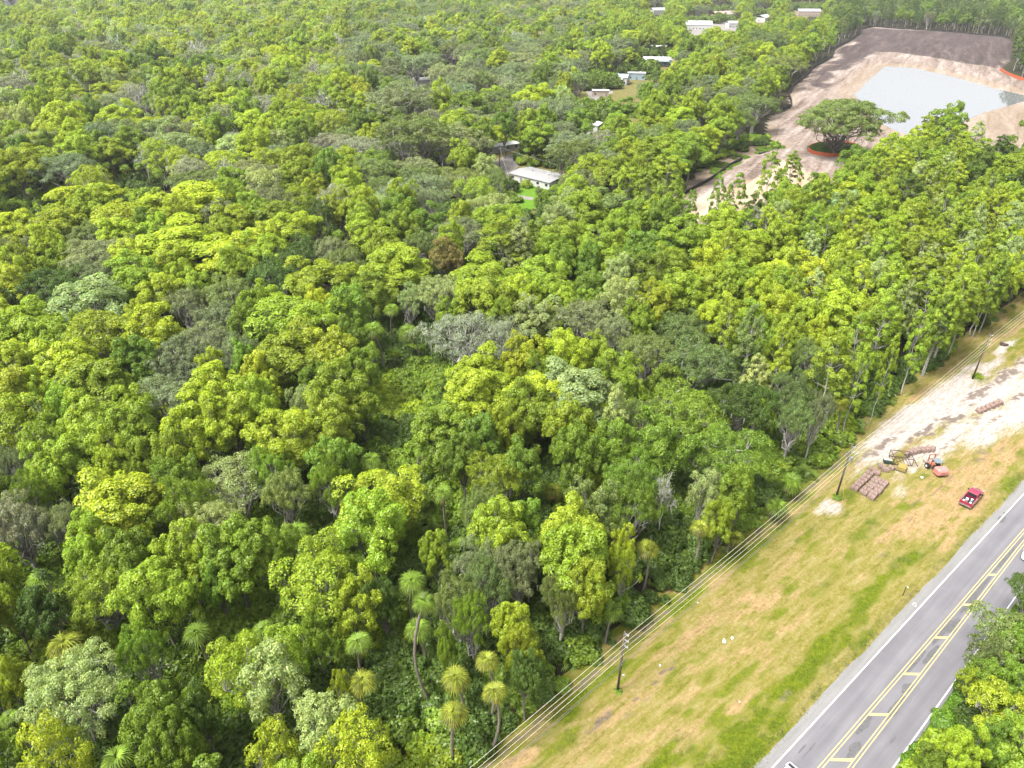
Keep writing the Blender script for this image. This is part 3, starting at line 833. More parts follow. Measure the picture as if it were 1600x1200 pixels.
def palm_crown(seed, rad=1.9, dead=True):
    rng = np.random.default_rng(seed)
    V, Q, LV, HV, MI = [], [], [], [], []
    nv = 0; nf = 30; upv = np.array([0, 0, 1.])
    for i in range(nf):
        u = i / (nf - 1)
        el = math.radians(72 - 105 * u ** .8) + rng.normal() * .1
        az = i * 2.39996 + rng.normal() * .2
        is_dead = dead and u > .83
        hz = np.array([math.cos(az), math.sin(az), 0]); side = np.array([-math.sin(az), math.cos(az), 0])
        d = hz * math.cos(el) + upv * math.sin(el)
        bel = el - math.radians(24 + 12 * rng.random())              # the blade arches over from its stalk
        if is_dead: bel = math.radians(-68 + 12 * rng.normal())
        bd = hz * math.cos(bel) + upv * math.sin(bel); nrm = np.cross(bd, side)
        L = rad * (.16 + .26 * (1 - math.sin(max(el, 0))) + .06 * rng.random())
        hub = d * L
        pet = np.array([-side * .03, side * .03, hub + side * .03, hub - side * .03])
        V.append(pet); Q.append(np.arange(4)[None] + nv); nv += 4; LV.append([1.1]); HV.append([.4]); MI.append([1 if is_dead else 0])
        k = 11; an = np.linspace(-1.45, 1.45, k)
        fl = rad * (.62 + .16 * rng.random()) * (.66 if is_dead else 1)
        br = (.55 + .8 * rng.random()) * (1.2 - .5 * u)
        for a in an:
            dd = bd * math.cos(a) + side * math.sin(a)
            ll = fl * (.66 + .34 * math.cos(a)); droop = ll * (.16 + .30 * rng.random())
            mid = hub + dd * ll * .5; tip = hub + dd * ll - upv * droop
            pw = np.cross(dd, nrm); pw = pw / (np.linalg.norm(pw) + 1e-9) * .078
            V.append(np.array([hub, mid + pw, tip, mid - pw])); Q.append(np.arange(4)[None] + nv); nv += 4
            LV.append([br * (.6 + .8 * rng.random())]); HV.append([min(1, .1 + .9 * u * rng.random())]); MI.append([1 if is_dead else 0])
    me = np_mesh('palm_crown', np.concatenate(V), np.concatenate(Q), [M['frond'], M['dead_frond']], np.concatenate(MI), {'lv': np.concatenate(LV), 'hv': np.concatenate(HV)})
    return me

def shrub(seed, R=1.6, H=2.2, n=30, per=70, size=.21):
    rng = np.random.default_rng(seed)
    d = unit(rng.normal(size=(n, 3)) + np.array([0, 0, .5])); d[:, 2] = np.abs(d[:, 2])
    cen = d * np.array([R * .7, R * .7, H * .62]) * (.5 + .5 * rng.random((n, 1))) + np.array([0, 0, .3])
    cv, cq, lv, hv = lobed(rng, cen, R * (.26 + .14 * rng.random(n)), d, per, size)
    w = Wood()
    for c in cen[:8]: limb(rng, w, (0, 0, -.1), c, .04, .015, 3, .2, 3)
    wv, wq = w.get()
    return Proto('shrub', R, H, H * .6, cv, cq, lv, hv, wv, wq, 'bark')

def palmetto(seed):
    rng = np.random.default_rng(seed); V, Q, LV, HV = [], [], [], []; nv = 0
    for i in range(24):
        az = rng.random() * 6.283; el = math.radians(15 + 60 * rng.random()); b = rng.normal(size=3) * np.array([.5, .5, 0])
        d = np.array([math.cos(az) * math.cos(el), math.sin(az) * math.cos(el), math.sin(el)]); side = np.array([-math.sin(az), math.cos(az), 0]); nrm = np.cross(d, side)
        hub = b + d * (.55 + .4 * rng.random())
        for a in np.linspace(-1.8, 1.8, 11):
            dd = d * math.cos(a) + side * math.sin(a); fl = .62; mid = hub + dd * fl * .5; tip = hub + dd * fl - np.array([0, 0, .12]); pw = np.cross(dd, nrm) * .05
            V.append(np.array([hub, mid + pw, tip, mid - pw])); Q.append(np.arange(4)[None] + nv); nv += 4; LV.append([.8 + .5 * rng.random()]); HV.append([.5 * rng.random()])
    cv, cq = np.concatenate(V), np.concatenate(Q)
    w = Wood(); limb(rng, w, (0, 0, -.1), (0, 0, .5), .08, .05, 3); wv, wq = w.get()
    return Proto('palmetto', 1.4, 1.5, .8, cv, cq, np.concatenate(LV), np.concatenate(HV), wv, wq, 'palm_bark')

P = {'M': [maple(100 + i, per=(112, 120, 100, 110, 104, 116)[i]) for i in range(6)], 'X': [maple(140 + i, openn=True) for i in range(3)],
     'O': [oak(200 + i) for i in range(4)], 'Q': [oak(240 + i, openn=True, moss=200) for i in range(2)], 'L': [oak(299, wood='bark', R=16.0, H=25.0, per=150, size=.34, moss=160, n1=46, low=1.5, zcf=.60, rzf=.40, tr=.7, jz=.14, prk=.16)], 'T': [slender(300 + i) for i in range(4)],
     'B': [bare(400), bare(407, leafy=700), bare(411)], 'S': [shrub(500 + i) for i in range(4)], 'W': [palmetto(600 + i) for i in range(2)]}

# ================================================================ where the trees stand
# leaf colours
TONE = {'y': (0.245, 0.305, 0.020), 'Y': (0.232, 0.288, 0.018), 'M': (0.182, 0.246, 0.018), 'G': (0.120, 0.184, 0.017), 'D': (0.062, 0.104, 0.016),
        'O': (0.145, 0.178, 0.086), 'P': (0.230, 0.280, 0.098), 'E': (0.122, 0.164, 0.044), 'R': (0.165, 0.140, 0.040), 'g': (0.200, 0.210, 0.140)}
# crowns read off the photograph: (px, py, width px, leaf colour, shape)
LIST = """140 318 100 Y M;190 345 90 Y X;240 335 70 Y M;300 322 100 Y M;365 315 60 M M;20 365 70 Y M;80 358 90 Y M;35 395 50 O O;140 372 60 E O;100 405 40 M M;150 405 90 O O;200 395 50 O O;20 415 50 M M;70 428 35 M M;
285 385 150 Y M;375 400 100 Y M;215 440 80 M M;255 460 60 Y M;15 455 70 Y M;65 460 90 D O;112 445 70 D O;155 435 60 O O;140 475 110 P X;295 480 60 O Q;355 465 80 E O;345 505 70 O O;385 515 50 G M;45 525 100 M M;155 525 90 M X;230 525 100 Y M;
320 540 80 O Q;280 570 90 O O;375 555 60 O Q;85 545 60 M M;25 575 70 Y M;112 580 100 Y M;155 592 40 M M;217 565 60 G M;
425 320 60 O O;467 312 50 Y X;528 330 45 Y M;580 325 60 P O;625 335 50 G M;670 318 50 O Q;708 335 60 D O;762 330 70 P O;460 362 70 Y M;495 345 50 D O;408 378 60 Y M;415 400 60 Y M;580 370 90 M M;665 352 50 G M;720 370 80 O O;782 385 80 M T;660 388 50 E O;695 408 50 R M;
520 395 50 O O;445 415 80 D O;430 440 70 D O;540 415 60 E O;492 445 90 M M;615 425 100 M M;580 462 60 M M;757 440 120 M M;757 472 80 Y M;682 465 80 P O;640 470 50 P O;442 500 100 M X;547 490 80 G M;500 515 80 M M;550 532 60 G M;460 555 110 M M;515 555 80 Y M;570 572 60 G M;725 530 110 g Q;782 532 70 g Q;405 590 50 Y M;
815 362 44 O O;872 352 60 P M;905 335 80 G M;955 330 60 E M;985 345 50 M M;1027 332 40 M T;1052 328 35 M T;810 395 50 P T;885 378 70 M M;862 400 60 M M;930 390 60 M M;965 390 50 Y M;1007 398 70 G M;1062 382 80 M M;1112 367 60 M M;1135 355 50 Y M;1157 390 80 Y M;1112 420 60 Y M;850 440 70 M M;930 450 40 G M;965 437 45 P M;1015 430 60 G M;1047 425 70 M M;972 472 60 P X;1020 475 50 Y M;1062 462 70 M M;1107 455 60 Y M;1150 442 70 M M;1185 467 50 Y M;815 460 40 O O;835 500 70 P M;880 485 50 M M;910 500 80 O O;955 525 60 O O;1065 520 70 E O;1117 502 50 Y M;1145 500 40 Y M;1007 557 90 E O;1092 570 110 E O;815 565 60 Y M;885 567 70 Y M;1165 540 40 E T;1195 530 40 Y M;
25 630 80 Y M;58 632 60 Y M;140 615 120 M M;180 618 50 M M;20 662 90 Y X;95 650 60 M M;70 692 60 M X;140 665 80 M M;212 645 60 M M;265 630 100 O O;332 625 90 Y M;362 665 80 Y M;307 675 80 Y M;207 682 90 M M;135 715 80 M M;180 725 60 M M;225 727 50 M M;270 720 60 M M;82 740 70 M M;25 735 50 O Q;45 790 60 G O;265 755 50 G X;295 765 60 G M;195 800 140 Y M;25 825 80 g O;107 825 60 O Q;30 880 80 P Q;290 795 80 G O;370 760 110 P Q;325 830 90 P O;155 845 60 M M;150 875 70 M M;212 880 80 G M;290 880 80 M M;370 870 100 G M;
475 632 40 P X;420 615 40 Y M;525 627 90 M M;567 637 50 M M;450 685 100 Y M;415 665 60 Y M;520 670 80 M M;525 730 70 G M;450 775 70 E O;520 765 50 G O;425 740 60 G O;695 670 110 G M;675 730 60 D M;750 695 60 G M;737 625 90 Y M;787 675 60 M M;750 590 90 Y M;595 780 150 Y M;580 835 100 M M;722 720 60 G M;775 750 90 M O;755 805 70 E O;782 840 80 M M;680 862 60 M M;750 882 80 O O;425 870 80 G M;505 885 80 M X;
837 630 100 Y M;900 625 120 P M;887 675 80 M M;825 652 80 M M;962 657 40 P T;1070 645 120 G O;1030 700 80 G M;1150 637 80 D O;1187 657 40 G M;955 705 70 G M;875 730 100 D M;1135 712 110 G O;815 740 60 G M;980 760 90 G O;985 800 80 G O;1040 770 50 P B;1102 772 50 P X;920 800 70 E M;895 838 110 y M;900 880 110 y M;972 865 40 y M;1130 815 50 M M;1125 850 50 G M;820 825 60 G M;815 880 70 D O;1150 775 60 G M;
15 960 50 Y M;72 960 65 D M;162 927 110 M O;250 937 90 M M;300 945 50 G M;342 917 50 G M;225 1025 70 G O;27 1070 50 M M;125 1085 150 P O;20 1150 60 E O;88 1182 90 Y X;250 1125 90 G M;312 1120 60 D M;375 1050 90 M X;275 1170 70 G M;
495 925 110 M X;555 950 70 M M;595 945 50 D M;445 1025 100 M X;425 1060 90 P X;532 1075 40 Y X;430 1180 80 Y X;507 1137 90 P X;555 1172 90 Y X;500 1007 50 G M;697 1020 32 G M;712 945 80 E O;762 922 80 E O;737 975 60 G O;800 985 60 y M;817 1025 55 M M;810 890 70 O O;877 938 60 E O;911 927 70 M M;975 893 45 Y X;825 1062 50 D M;
1262 349 60 M M;1315 330 50 P M;1360 341 45 M T;1420 337 50 D M;1210 352 50 P M;1180 356 40 g M;1352 379 50 Y M;1397 375 40 M T;1427 394 50 Y M;1514 341 45 M T;1555 330 45 M T;1577 360 40 P T;1506 409 45 P T;1469 397 45 Y T;1439 442 50 M T;1375 405 50 M T;1315 409 60 Y M;1270 435 65 Y M;1232 412 55 M M;1172 412 50 Y M;1315 495 75 Y M;1262 499 50 Y M;1217 491 60 Y M;1176 510 50 M M;1225 532 50 M M;1270 532 45 Y M;1340 540 40 M T;1386 461 50 M T;1360 442 50 P M;1416 476 40 P T;1487 435 45 Y T;1506 465 45 Y T;1551 401 45 M T;1574 412 40 P T;1595 424 40 D M;1386 556 58 P B;1442 505 50 P B;1484 500 40 M T;1514 480 40 G T;1544 449 40 M T;1457 530 40 M T;1500 520 36 G T;1262 570 60 E O;1315 589 50 O O;1232 622 60 E O;1240 660 55 E O;1172 641 70 D O;1277 650 40 O O;1340 592 30 M T;1412 575 26 M T;1570 450 36 M T;1596 455 34 G T;
1055 312 24 M T;1077 337 22 G T;1122 322 26 G T;1149 308 28 G T;1205 270 30 M T;1236 276 32 G T;1318 185 118 E L;
1579 914 62 D O;1560 985 80 E X;1598 1010 60 G M;1540 1030 55 E X;1520 1068 36 Y M;1558 1108 80 Y X;1545 1060 50 G M;1500 1178 50 Y M;1585 1075 60 G M;1590 1165 80 M M;1545 1165 50 G M;1455 1195 40 G M;
125 215 60 M M;165 210 70 O Q;120 200 0 O O;60 255 80 M M;30 215 55 Y M;230 205 75 Y M;310 205 60 Y M;380 190 60 Y X;350 255 55 Y X;335 310 60 y M;330 75 40 R B;365 75 60 P B;345 45 55 Y X;535 255 60 Y M;525 190 65 G M;500 185 40 M M;430 225 55 P X;360 235 60 P X;620 165 100 O O;650 215 110 E O;590 185 60 O O;700 225 90 O O;660 280 60 E O;420 255 50 Y X;250 110 60 y M;180 145 60 Y M;105 155 60 Y M;570 110 55 Y M;455 40 45 g M;635 60 50 Y M;665 35 30 y M;745 60 45 Y M;805 75 40 Y M;770 155 45 y M;790 175 60 G O;720 185 70 O O;760 200 70 O O;840 215 60 M M;835 195 40 Y M;905 195 50 G M;980 90 34 y M;985 60 50 Y M;960 75 50 O O;1040 125 55 D O;1075 85 55 M M;1110 95 50 Y M;1130 150 60 M M;1080 175 60 M M;1020 205 60 M M;1060 230 60 M M;975 175 50 G M;1165 120 60 E O;1180 170 70 E O;1225 105 60 E O;1145 75 60 M M;1200 70 60 E O;1060 190 50 Y M;1100 220 60 Y M;1010 250 50 M T;960 240 60 G M;1040 270 50 M T;980 290 50 M T;1015 300 45 G T;900 300 50 M M;925 270 60 M M;880 245 50 E X;745 300 50 M X;760 265 40 P X;775 290 36 E O"""
# low clearings and openings in the photograph that no crown covers
OPEN = [[(795, 262), (812, 255), (872, 269), (872, 292), (856, 300), (850, 316), (815, 331), (800, 320), (800, 300), (795, 280)],
        [(752, 246), (776, 238), (800, 240), (812, 250), (800, 262), (772, 270), (754, 258)], [(775, 228), (788, 228), (788, 272), (775, 272)],
        [(692, 273), (720, 272), (722, 298), (698, 292)], [(774, 226), (808, 218), (808, 236), (776, 240)], [(915, 140), (958, 134), (952, 162), (935, 176), (944, 205), (912, 214)],
        [(930, 102), (966, 100), (966, 138), (930, 138)], [(974, 112), (1010, 110), (1008, 128), (985, 136)], [(1000, 70), (1050, 72), (1048, 104), (1024, 116), (1002, 116)],
        [(1072, 22), (1110, 22), (1106, 52), (1072, 50)], [(1111, 3), (1147, 4), (1142, 36), (1113, 34)], [(1136, 22), (1156, 24), (1154, 44), (1138, 44)], [(1015, 3), (1040, 3), (1038, 25), (1016, 23)],
        [(1178, 12), (1204, 8), (1202, 40), (1180, 38)], [(1238, 1), (1288, 1), (1284, 30), (1240, 28)], [(646, 110), (672, 110), (672, 138), (648, 138)], [(611, 105), (623, 105), (623, 117), (611, 117)],
        [(693, 89), (710, 89), (710, 101), (693, 101)], [(760, 138), (774, 138), (774, 148), (760, 148)], [(2, 0), (26, 0), (24, 12), (2, 12)], [(874, 212), (890, 210), (890, 224), (876, 226)], [(918, 190), (938, 188), (938, 208), (918, 210)],
        [(938, 222), (952, 222), (952, 232), (938, 232)], [(928, 239), (938, 239), (938, 248), (928, 248)],
        [(1064, 304), (1124, 266), (1157, 248), (1221, 232), (1199, 221), (1195, 202), (1204, 180), (1232, 172), (1231, 150), (1240, 135), (1262, 116), (1300, 90), (1326, 66), (1345, 45), (1577, 58), (1579, 94), (1602, 126), (1604, 215), (1545, 212),
         (1530, 180), (1510, 158), (1480, 165), (1420, 210), (1385, 210), (1340, 235), (1310, 248), (1262, 290), (1225, 280), (1185, 290), (1160, 300), (1120, 345), (1085, 352), (1068, 335)],
        [(1058, 300), (1085, 275), (1120, 255), (1150, 238), (1188, 226), (1200, 232), (1160, 250), (1124, 270), (1090, 291), (1066, 306)],
        # gaps in the canopy where only low growth stands
        [(578, 540), (672, 530), (690, 590), (640, 640), (600, 640)], [(590, 645), (650, 640), (660, 690), (600, 700)], [(640, 690), (690, 700), (730, 770), (700, 820), (650, 800), (640, 760)], [(560, 1000), (660, 1000), (780, 1120), (740, 1200), (600, 1200), (580, 1100)],
        [(640, 960), (690, 980), (690, 1100), (640, 1060)], [(210, 1060), (330, 1040), (345, 1080), (250, 1095)], [(1010, 830), (1100, 800), (1130, 900), (1000, 960), (990, 900)], [(1180, 690), (1300, 690), (1260, 760), (1190, 770)],
        [(740, 1040), (860, 1070), (840, 1120), (740, 1180)], [(880, 990), (960, 950), (980, 1000), (900, 1060)], [(60, 285), (130, 290), (95, 335), (0, 335), (0, 310)], [(170, 265), (262, 258), (262, 310), (200, 318)], [(1288, 605), (1340, 600), (1340, 690), (1288, 690)], [(80, 895), (40, 930), (20, 920), (60, 890)]]
OPEN_NP = [np.array(q, float) for q in OPEN]

def blocked(x, y, R, H, sh=0.0, lenient=0.8):
    """does a crown at x, y stand in front of an opening"""
    zc = H * .68; hz = H * .32
    pts = [(0, H), (-.7, H - hz * .6), (.7, H - hz * .6), (-lenient, zc), (lenient, zc), (0, zc), (-.6, zc - hz * .6), (.6, zc - hz * .6)]
    if np.ndim(x) == 0:
        for dx, z in pts:
            px, py, _ = PR(x + dx * R, y, z)
            for q, (bx0, by0, bx1, by1) in zip(OPEN, OPEN_BB):
                if bx0 < px < bx1 and by0 < py < by1 and in1(px, py, q): return True
        return False
    bad = np.zeros(np.shape(x), bool)
    for dx, z in pts:
        px, py, _ = PR(x + dx * R, y, z)
        for q, (bx0, by0, bx1, by1) in zip(OPEN, OPEN_BB):
            k = np.nonzero((px > bx0) & (px < bx1) & (py > by0) & (py < by1))[0]
            if len(k): bad[k] |= inpoly(px[k], py[k], q)
    return bad
OPEN_BB = [(min(a for a, b in q), min(b for a, b in q), max(a for a, b in q), max(b for a, b in q)) for q in OPEN]
def in1(x, y, q):
    r = False; n = len(q)
    for i in range(n):
        x0, y0 = q[i]; x1, y1 = q[(i + 1) % n]
        if (y0 > y) != (y1 > y) and x < (x1 - x0) * (y - y0) / (y1 - y0) + x0: r = not r
    return r

def forest_ok(x, y, margin=0.0):
    s, v = SV(x, y)
    ok = (v < treeline_v(s) - 0.6 - margin) | (v > 11.0 + margin)
    ok &= poly_dist(np.asarray(x, float), np.asarray(y, float), SITE) < -2.0
    return ok

HOMES = []          # (x, y, radius) kept free of trunks; filled in below from the building list
HOME_PX = [(834, 276, 12), (706, 286, 8), (784, 234, 9), (882, 219, 7), (928, 202, 7), (945, 228, 6), (933, 245, 5), (1024, 84, 14), (1024, 96, 14), (955, 124, 14), (994, 121, 10), (938, 146, 8), (1028, 16, 16), (1090, 40, 20), (1128, 22, 20), (1146, 36, 14), (1191, 28, 16), (1262, 18, 22), (659, 128, 9), (617, 112, 8), (702, 96, 9), (767, 144, 8), (14, 8, 16)]
for a, b, r in HOME_PX:
    q = G(a, b); HOMES.append((q.x, q.y, r))

# crown px, py, base px, py (or None), crown width px, words
PALMS = [(583, 513, 602, 590, 40, 'tall palm with brown skirt, left one in the dark gap'), (638, 517, 655, 568, 38, 'tall palm right of its twin in the dark gap'), (613, 549, 618, 585, 28, 'short palm in front of the two in the dark gap'), (612, 482, None, None, 30, 'palm crown half hidden under pale oak above the dark gap'),
         (660, 706, 660, 768, 28, 'lone palm with a white straight stem in the forest middle'), (660, 781, 656, 812, 28, 'small palm right below the white stemmed lone palm'), (693, 769, None, None, 38, 'round palm right of the white stemmed lone palm'), (684, 815, None, None, 36, 'round palm below the white stemmed lone palm'), (721, 850, None, None, 38, 'dark palm beside the bright tree below the lone palm'), (578, 718, None, None, 40, 'double headed palm left of the white stemmed lone palm'), (465, 828, None, None, 44, 'shaded palm beside the bleached dead limbs'),
         (866, 766, 870, 802, 32, 'palm standing just above the bright yellow tree'), (1012, 855, 1003, 928, 40, 'pale palm beside the wires, left of the golden one'), (1095, 822, 1083, 888, 36, 'golden tinted palm close to the wires'), (957, 953, 945, 1005, 40, 'palm at the forest edge just above the near pole'), (1314, 626, 1303, 686, 34, 'golden palm at the forest edge above the bales'),
         (644, 908, None, None, 50, 'topmost palm of the cluster of four'), (662, 940, 679, 1112, 46, 'second palm of the cluster of four with the longest stem'), (652, 980, 669, 1042, 48, 'third palm of the cluster, lowest of its three stacked heads'), (560, 1003, None, None, 48, 'palm left of the cluster of four, in shade'), (566, 1063, None, None, 50, 'yellowing palm behind the pale open tree near the bottom'),
         (712, 1058, None, None, 52, 'round palm directly above the lowest golden palm'), (709, 1112, 708, 1198, 50, 'lowest golden palm with its stem reaching the bottom edge'), (760, 1030, 764, 1132, 42, 'orange tinged palm with a bare pale stem near the wires'), (773, 1080, None, None, 46, 'palm behind the orange tinged one near the wires'),
         (100, 1005, None, None, 60, 'large yellowish palm near the lower left'), (307, 988, 331, 1056, 50, 'palm with a leaning pale stem in the shade'), (182, 1184, None, None, 56, 'palm crown cut by the bottom edge at left'), (62, 905, None, None, 50, 'brown skirted palm at the left near a fallen trunk'), (410, 985, None, None, 44, 'palm crown poking above the pale open tree'), (14, 1120, None, None, 34, 'palm with dead fronds at the left edge near the bottom'),
         (166, 257, 177, 292, 16, 'leftmost of the leaning palms by the dark hollow'), (195, 262, 214, 305, 20, 'second of the leaning palms by the dark hollow'), (216, 258, 243, 300, 18, 'third of the leaning palms by the dark hollow'), (247, 268, 258, 305, 22, 'rightmost of the leaning palms by the dark hollow'), (222, 300, None, None, 24, 'low palm clump under the leaning palms'), (45, 297, 66, 338, 14, 'thin palm left of the dark hollow'), (30, 290, 44, 320, 12, 'thinnest palm at the far left of the dark hollow'), (20, 322, None, None, 36, 'brown low palm clump at the left edge'),
         (15, 178, None, None, 20, 'small palm crown at the left edge among lime trees'), (58, 180, None, None, 18, 'small palm crown right of the one at the left edge'), (528, 366, None, None, 26, 'palm crown tucked between two lime trees'), (930, 160, 929, 171, 15, 'small palm beside the lane at the beige trailer'), (951, 152, 952, 162, 10, 'smallest palm beside the beige trailer'), (748, 48, None, None, 14, 'small palm crown far up among the grey oaks'), (1215, 790, None, None, 40, 'palmetto like palm at the forest edge below the olive oaks'), (1235, 752, None, None, 46, 'wide low palm at the forest edge left of the bale pole'), (1150, 840, None, None, 34, 'low palm right of the golden palm by the wires')]
PALM_AT = []
for a, b, c0, d0, w, lab in PALMS:
    if c0 is not None:
        q = G(c0, d0); PALM_AT.append((a, b, w, PR(q.x, q.y, 6)[2], [(a + (c0 - a) * u, b + (d0 - b) * u) for u in (.25, .5, .75)]))
    else:
        q = G(a, b, 9.0); PALM_AT.append((a, b, w, PR(q.x, q.y, 9)[2], []))
for a, b, w in ((1386, 545, 50), (1442, 495, 40), (1040, 765, 36), (1102, 770, 34), (330, 75, 30), (365, 70, 40)):
    q = G(a, b, 9.0); PALM_AT.append((a, b, w, PR(q.x, q.y, 9)[2] - 6, [(a - 2, b + 40)] if b > 400 else []))
def hides_palm(x, y, R, H, shape, grow=1.0, stems=True):
    """would this crown stand before the head or stem of a palm"""
    px, py, d = PR(x, y, H * .68); rx = R * CAM_F / d; ry_ = max(R * .5, H * .30) * CAM_F / d * .9
    for a, b, w, dp, st in PALM_AT:
        if d > dp + 3: continue
        for (u, v) in [(a, b), (a - w * .35, b), (a + w * .35, b), (a, b - w * .3)] + (st if stems else []):
            if ((u - px) / rx) ** 2 + ((v - py) / ry_) ** 2 < grow: return True
    return False

trees = []          # x, y, R, H, colour, shape, proto index, hand placed
def zone(px, py, u):
    """mix of leaf colours and shapes in each quarter of the forest"""
    if py < 330 and 540 < px < 960 - (330 - py) * .1: tb = [('O', .42, 'O'), ('E', .60, 'O'), ('g', .68, 'Q'), ('G', .78, 'M'), ('M', .88, 'M'), ('P', .94, 'X'), ('Y', 1, 'M')]
    elif py < 120 and px > 1300: tb = [('E', .2, 'T'), ('D', .7, 'T'), ('O', .85, 'O'), ('G', 1, 'M')]
    elif px > 940 and py < 330 and px < 1240: tb = [('M', .45, 'M'), ('Y', .55, 'M'), ('G', .72, 'M'), ('E', .88, 'O'), ('O', 1, 'O')]
    elif px > 1120 and py < 350: tb = [('M', .28, 'M'), ('M', .52, 'T'), ('G', .70, 'M'), ('D', .80, 'T'), ('P', .88, 'T'), ('Y', 1, 'T')]
    elif px > 1130 and py < 620: tb = [('M', .28, 'T'), ('Y', .52, 'T'), ('P', .66, 'T'), ('Y', .82, 'M'), ('G', 1, 'M')]
    elif py < 330: tb = [('Y', .26, 'M'), ('O', .40, 'O'), ('M', .52, 'M'), ('g', .62, 'Q'), ('P', .72, 'X'), ('G', .78, 'M'), ('Y', .86, 'X'), ('E', .96, 'O'), ('P', 1, 'B')]
    elif px < 420 and py < 760: tb = [('Y', .45, 'M'), ('M', .70, 'M'), ('O', .88, 'O'), ('G', 1, 'M')]
    elif py > 640: tb = [('G', .40, 'M'), ('M', .60, 'M'), ('D', .75, 'M'), ('E', .92, 'O'), ('Y', 1, 'M')]
    else: tb = [('M', .42, 'M'), ('G', .66, 'M'), ('Y', .76, 'M'), ('O', .92, 'O'), ('D', 1, 'O')]
    for c, k, s in tb:
        if u <= k: return c, s
    return tb[-1][0], tb[-1][2]
HN = {'L': 25.0, 'M': 16.0, 'X': 16.0, 'O': 14.0, 'Q': 13.5, 'T': 20.0, 'B': 14.5}
rg = random.Random(21)
for item in LIST.replace('\n', '').split(';'):
    a = item.split()
    px, py, wpx = float(a[0]), float(a[1]), float(a[2])
    if wpx < 5: continue
    H = HN[a[4]] * (.92 + .16 * rg.random())
    if a[4] in 'MX' and wpx < 45 and py > 400: H *= .75
    if px > 1450 and py > 900: H *= .62                 # lower trees across the road
    for _ in range(3):
        q = G(px, py, H * (.68 if a[4] != 'T' else .66)); d = PR(q.x, q.y, H * .68)[2]
        R = wpx * d / CAM_F / 2 * 1.10
        if a[4] in 'MX': H = min(H, HN[a[4]] * 1.05 * min(1.0, .52 + .48 * R / 4.4))
        if a[4] in 'OQ' and R > 9: H = max(H, R * 1.45)
        if a[4] == 'L': H = 25.0; R *= .96
    if hides_palm(q.x, q.y, R, H, a[4], .95, True): R *= .82; H *= .92
    if hides_palm(q.x, q.y, R, H, a[4], .62, True): continue
    trees.append([q.x, q.y, R, H, a[3], a[4], rg.randrange(99), True])
N_HAND = len(trees)
# the rest of the near forest, filled in between them
rf = np.random.default_rng(5)
def in_view(px, py, m=90): return (px > -m) & (px < 1600 + m) & (py > -25) & (py < 1290)
cx, cyy, cr = [np.array([t_[k] for t_ in trees]) for k in (0, 1, 2)]
NEAR_D = 335.0
cand = []
cxs = rf.uniform(-330, 330, 60000); cys = rf.uniform(20, 420, 60000)
px, py, dd = PR(cxs, cys, 10.5)
ok = in_view(px, py) & forest_ok(cxs, cys, .4) & (np.hypot(cxs, cys) < NEAR_D)
cxs, cys, px, py = cxs[ok], cys[ok], px[ok], py[ok]
for i in range(len(cxs)):
    R = (2.9 + 2.6 * rf.random() ** 1.2) * (1 + .75 * sm(110, 300, cys[i]))
    s_, v_ = SV(cxs[i], cys[i])
    if v_ > 8: R = 2.6
    c_, sh_ = zone(px[i], py[i], rf.random())
    if sh_ == 'T': R *= .72
    if sh_ in 'OQ': R *= 1.25
    dist = np.hypot(cx - cxs[i], cyy - cys[i])
    if (dist < .84 * np.minimum(cr, 9) + .76 * R).any(): continue
    if any((cxs[i] - h[0]) ** 2 + (cys[i] - h[1]) ** 2 < (h[2] + .6 * R) ** 2 for h in HOMES): continue
    H = HN[sh_] * (.86 + .26 * rf.random()) * (.58 + .42 * min(1, R / 4.4) if sh_ in 'MX' else .80 + .2 * min(1, R / 4.2)) * (1 + .12 * float(sm(150, 320, cys[i])))
    if v_ > 8: H *= .6
    if blocked(cxs[i], cys[i], R, H) or hides_palm(cxs[i], cys[i], R, H, sh_): continue
    trees.append([cxs[i], cys[i], R, H, c_, sh_, int(rf.integers(99)), False])
    cx = np.append(cx, cxs[i]); cyy = np.append(cyy, cys[i]); cr = np.append(cr, R)
# ================================================================ planting
KIND = {'M': ('broadleaf_tree', 'broadleaf tree'), 'X': ('open_crowned_tree', 'open-crowned tree'), 'O': ('oak_tree', 'spreading oak'), 'Q': ('mossy_oak_tree', 'moss-hung oak'), 'T': ('slender_tree', 'slender tree'), 'B': ('bare_tree', 'bare tree'), 'L': ('lone_oak_tree', 'huge lone oak')}
KCAT = {'M': 'tree', 'X': 'tree', 'O': 'oak', 'Q': 'mossy oak', 'T': 'slender tree', 'B': 'bare tree', 'L': 'oak'}
KGROUP = {'M': 'broadleaf trees of the forest', 'X': 'open crowned trees of the forest', 'O': 'spreading oaks of the forest', 'Q': 'moss hung oaks of the forest', 'T': 'slender trees of the forest', 'B': 'bare and dying trees', 'L': 'lone oak'}
TWORD = {'y': 'bright yellow', 'Y': 'yellow-green', 'M': 'lime green', 'G': 'leaf green', 'D': 'dark green', 'O': 'grey-green', 'P': 'pale green', 'E': 'olive green', 'R': 'reddish brown', 'g': 'silvery grey'}
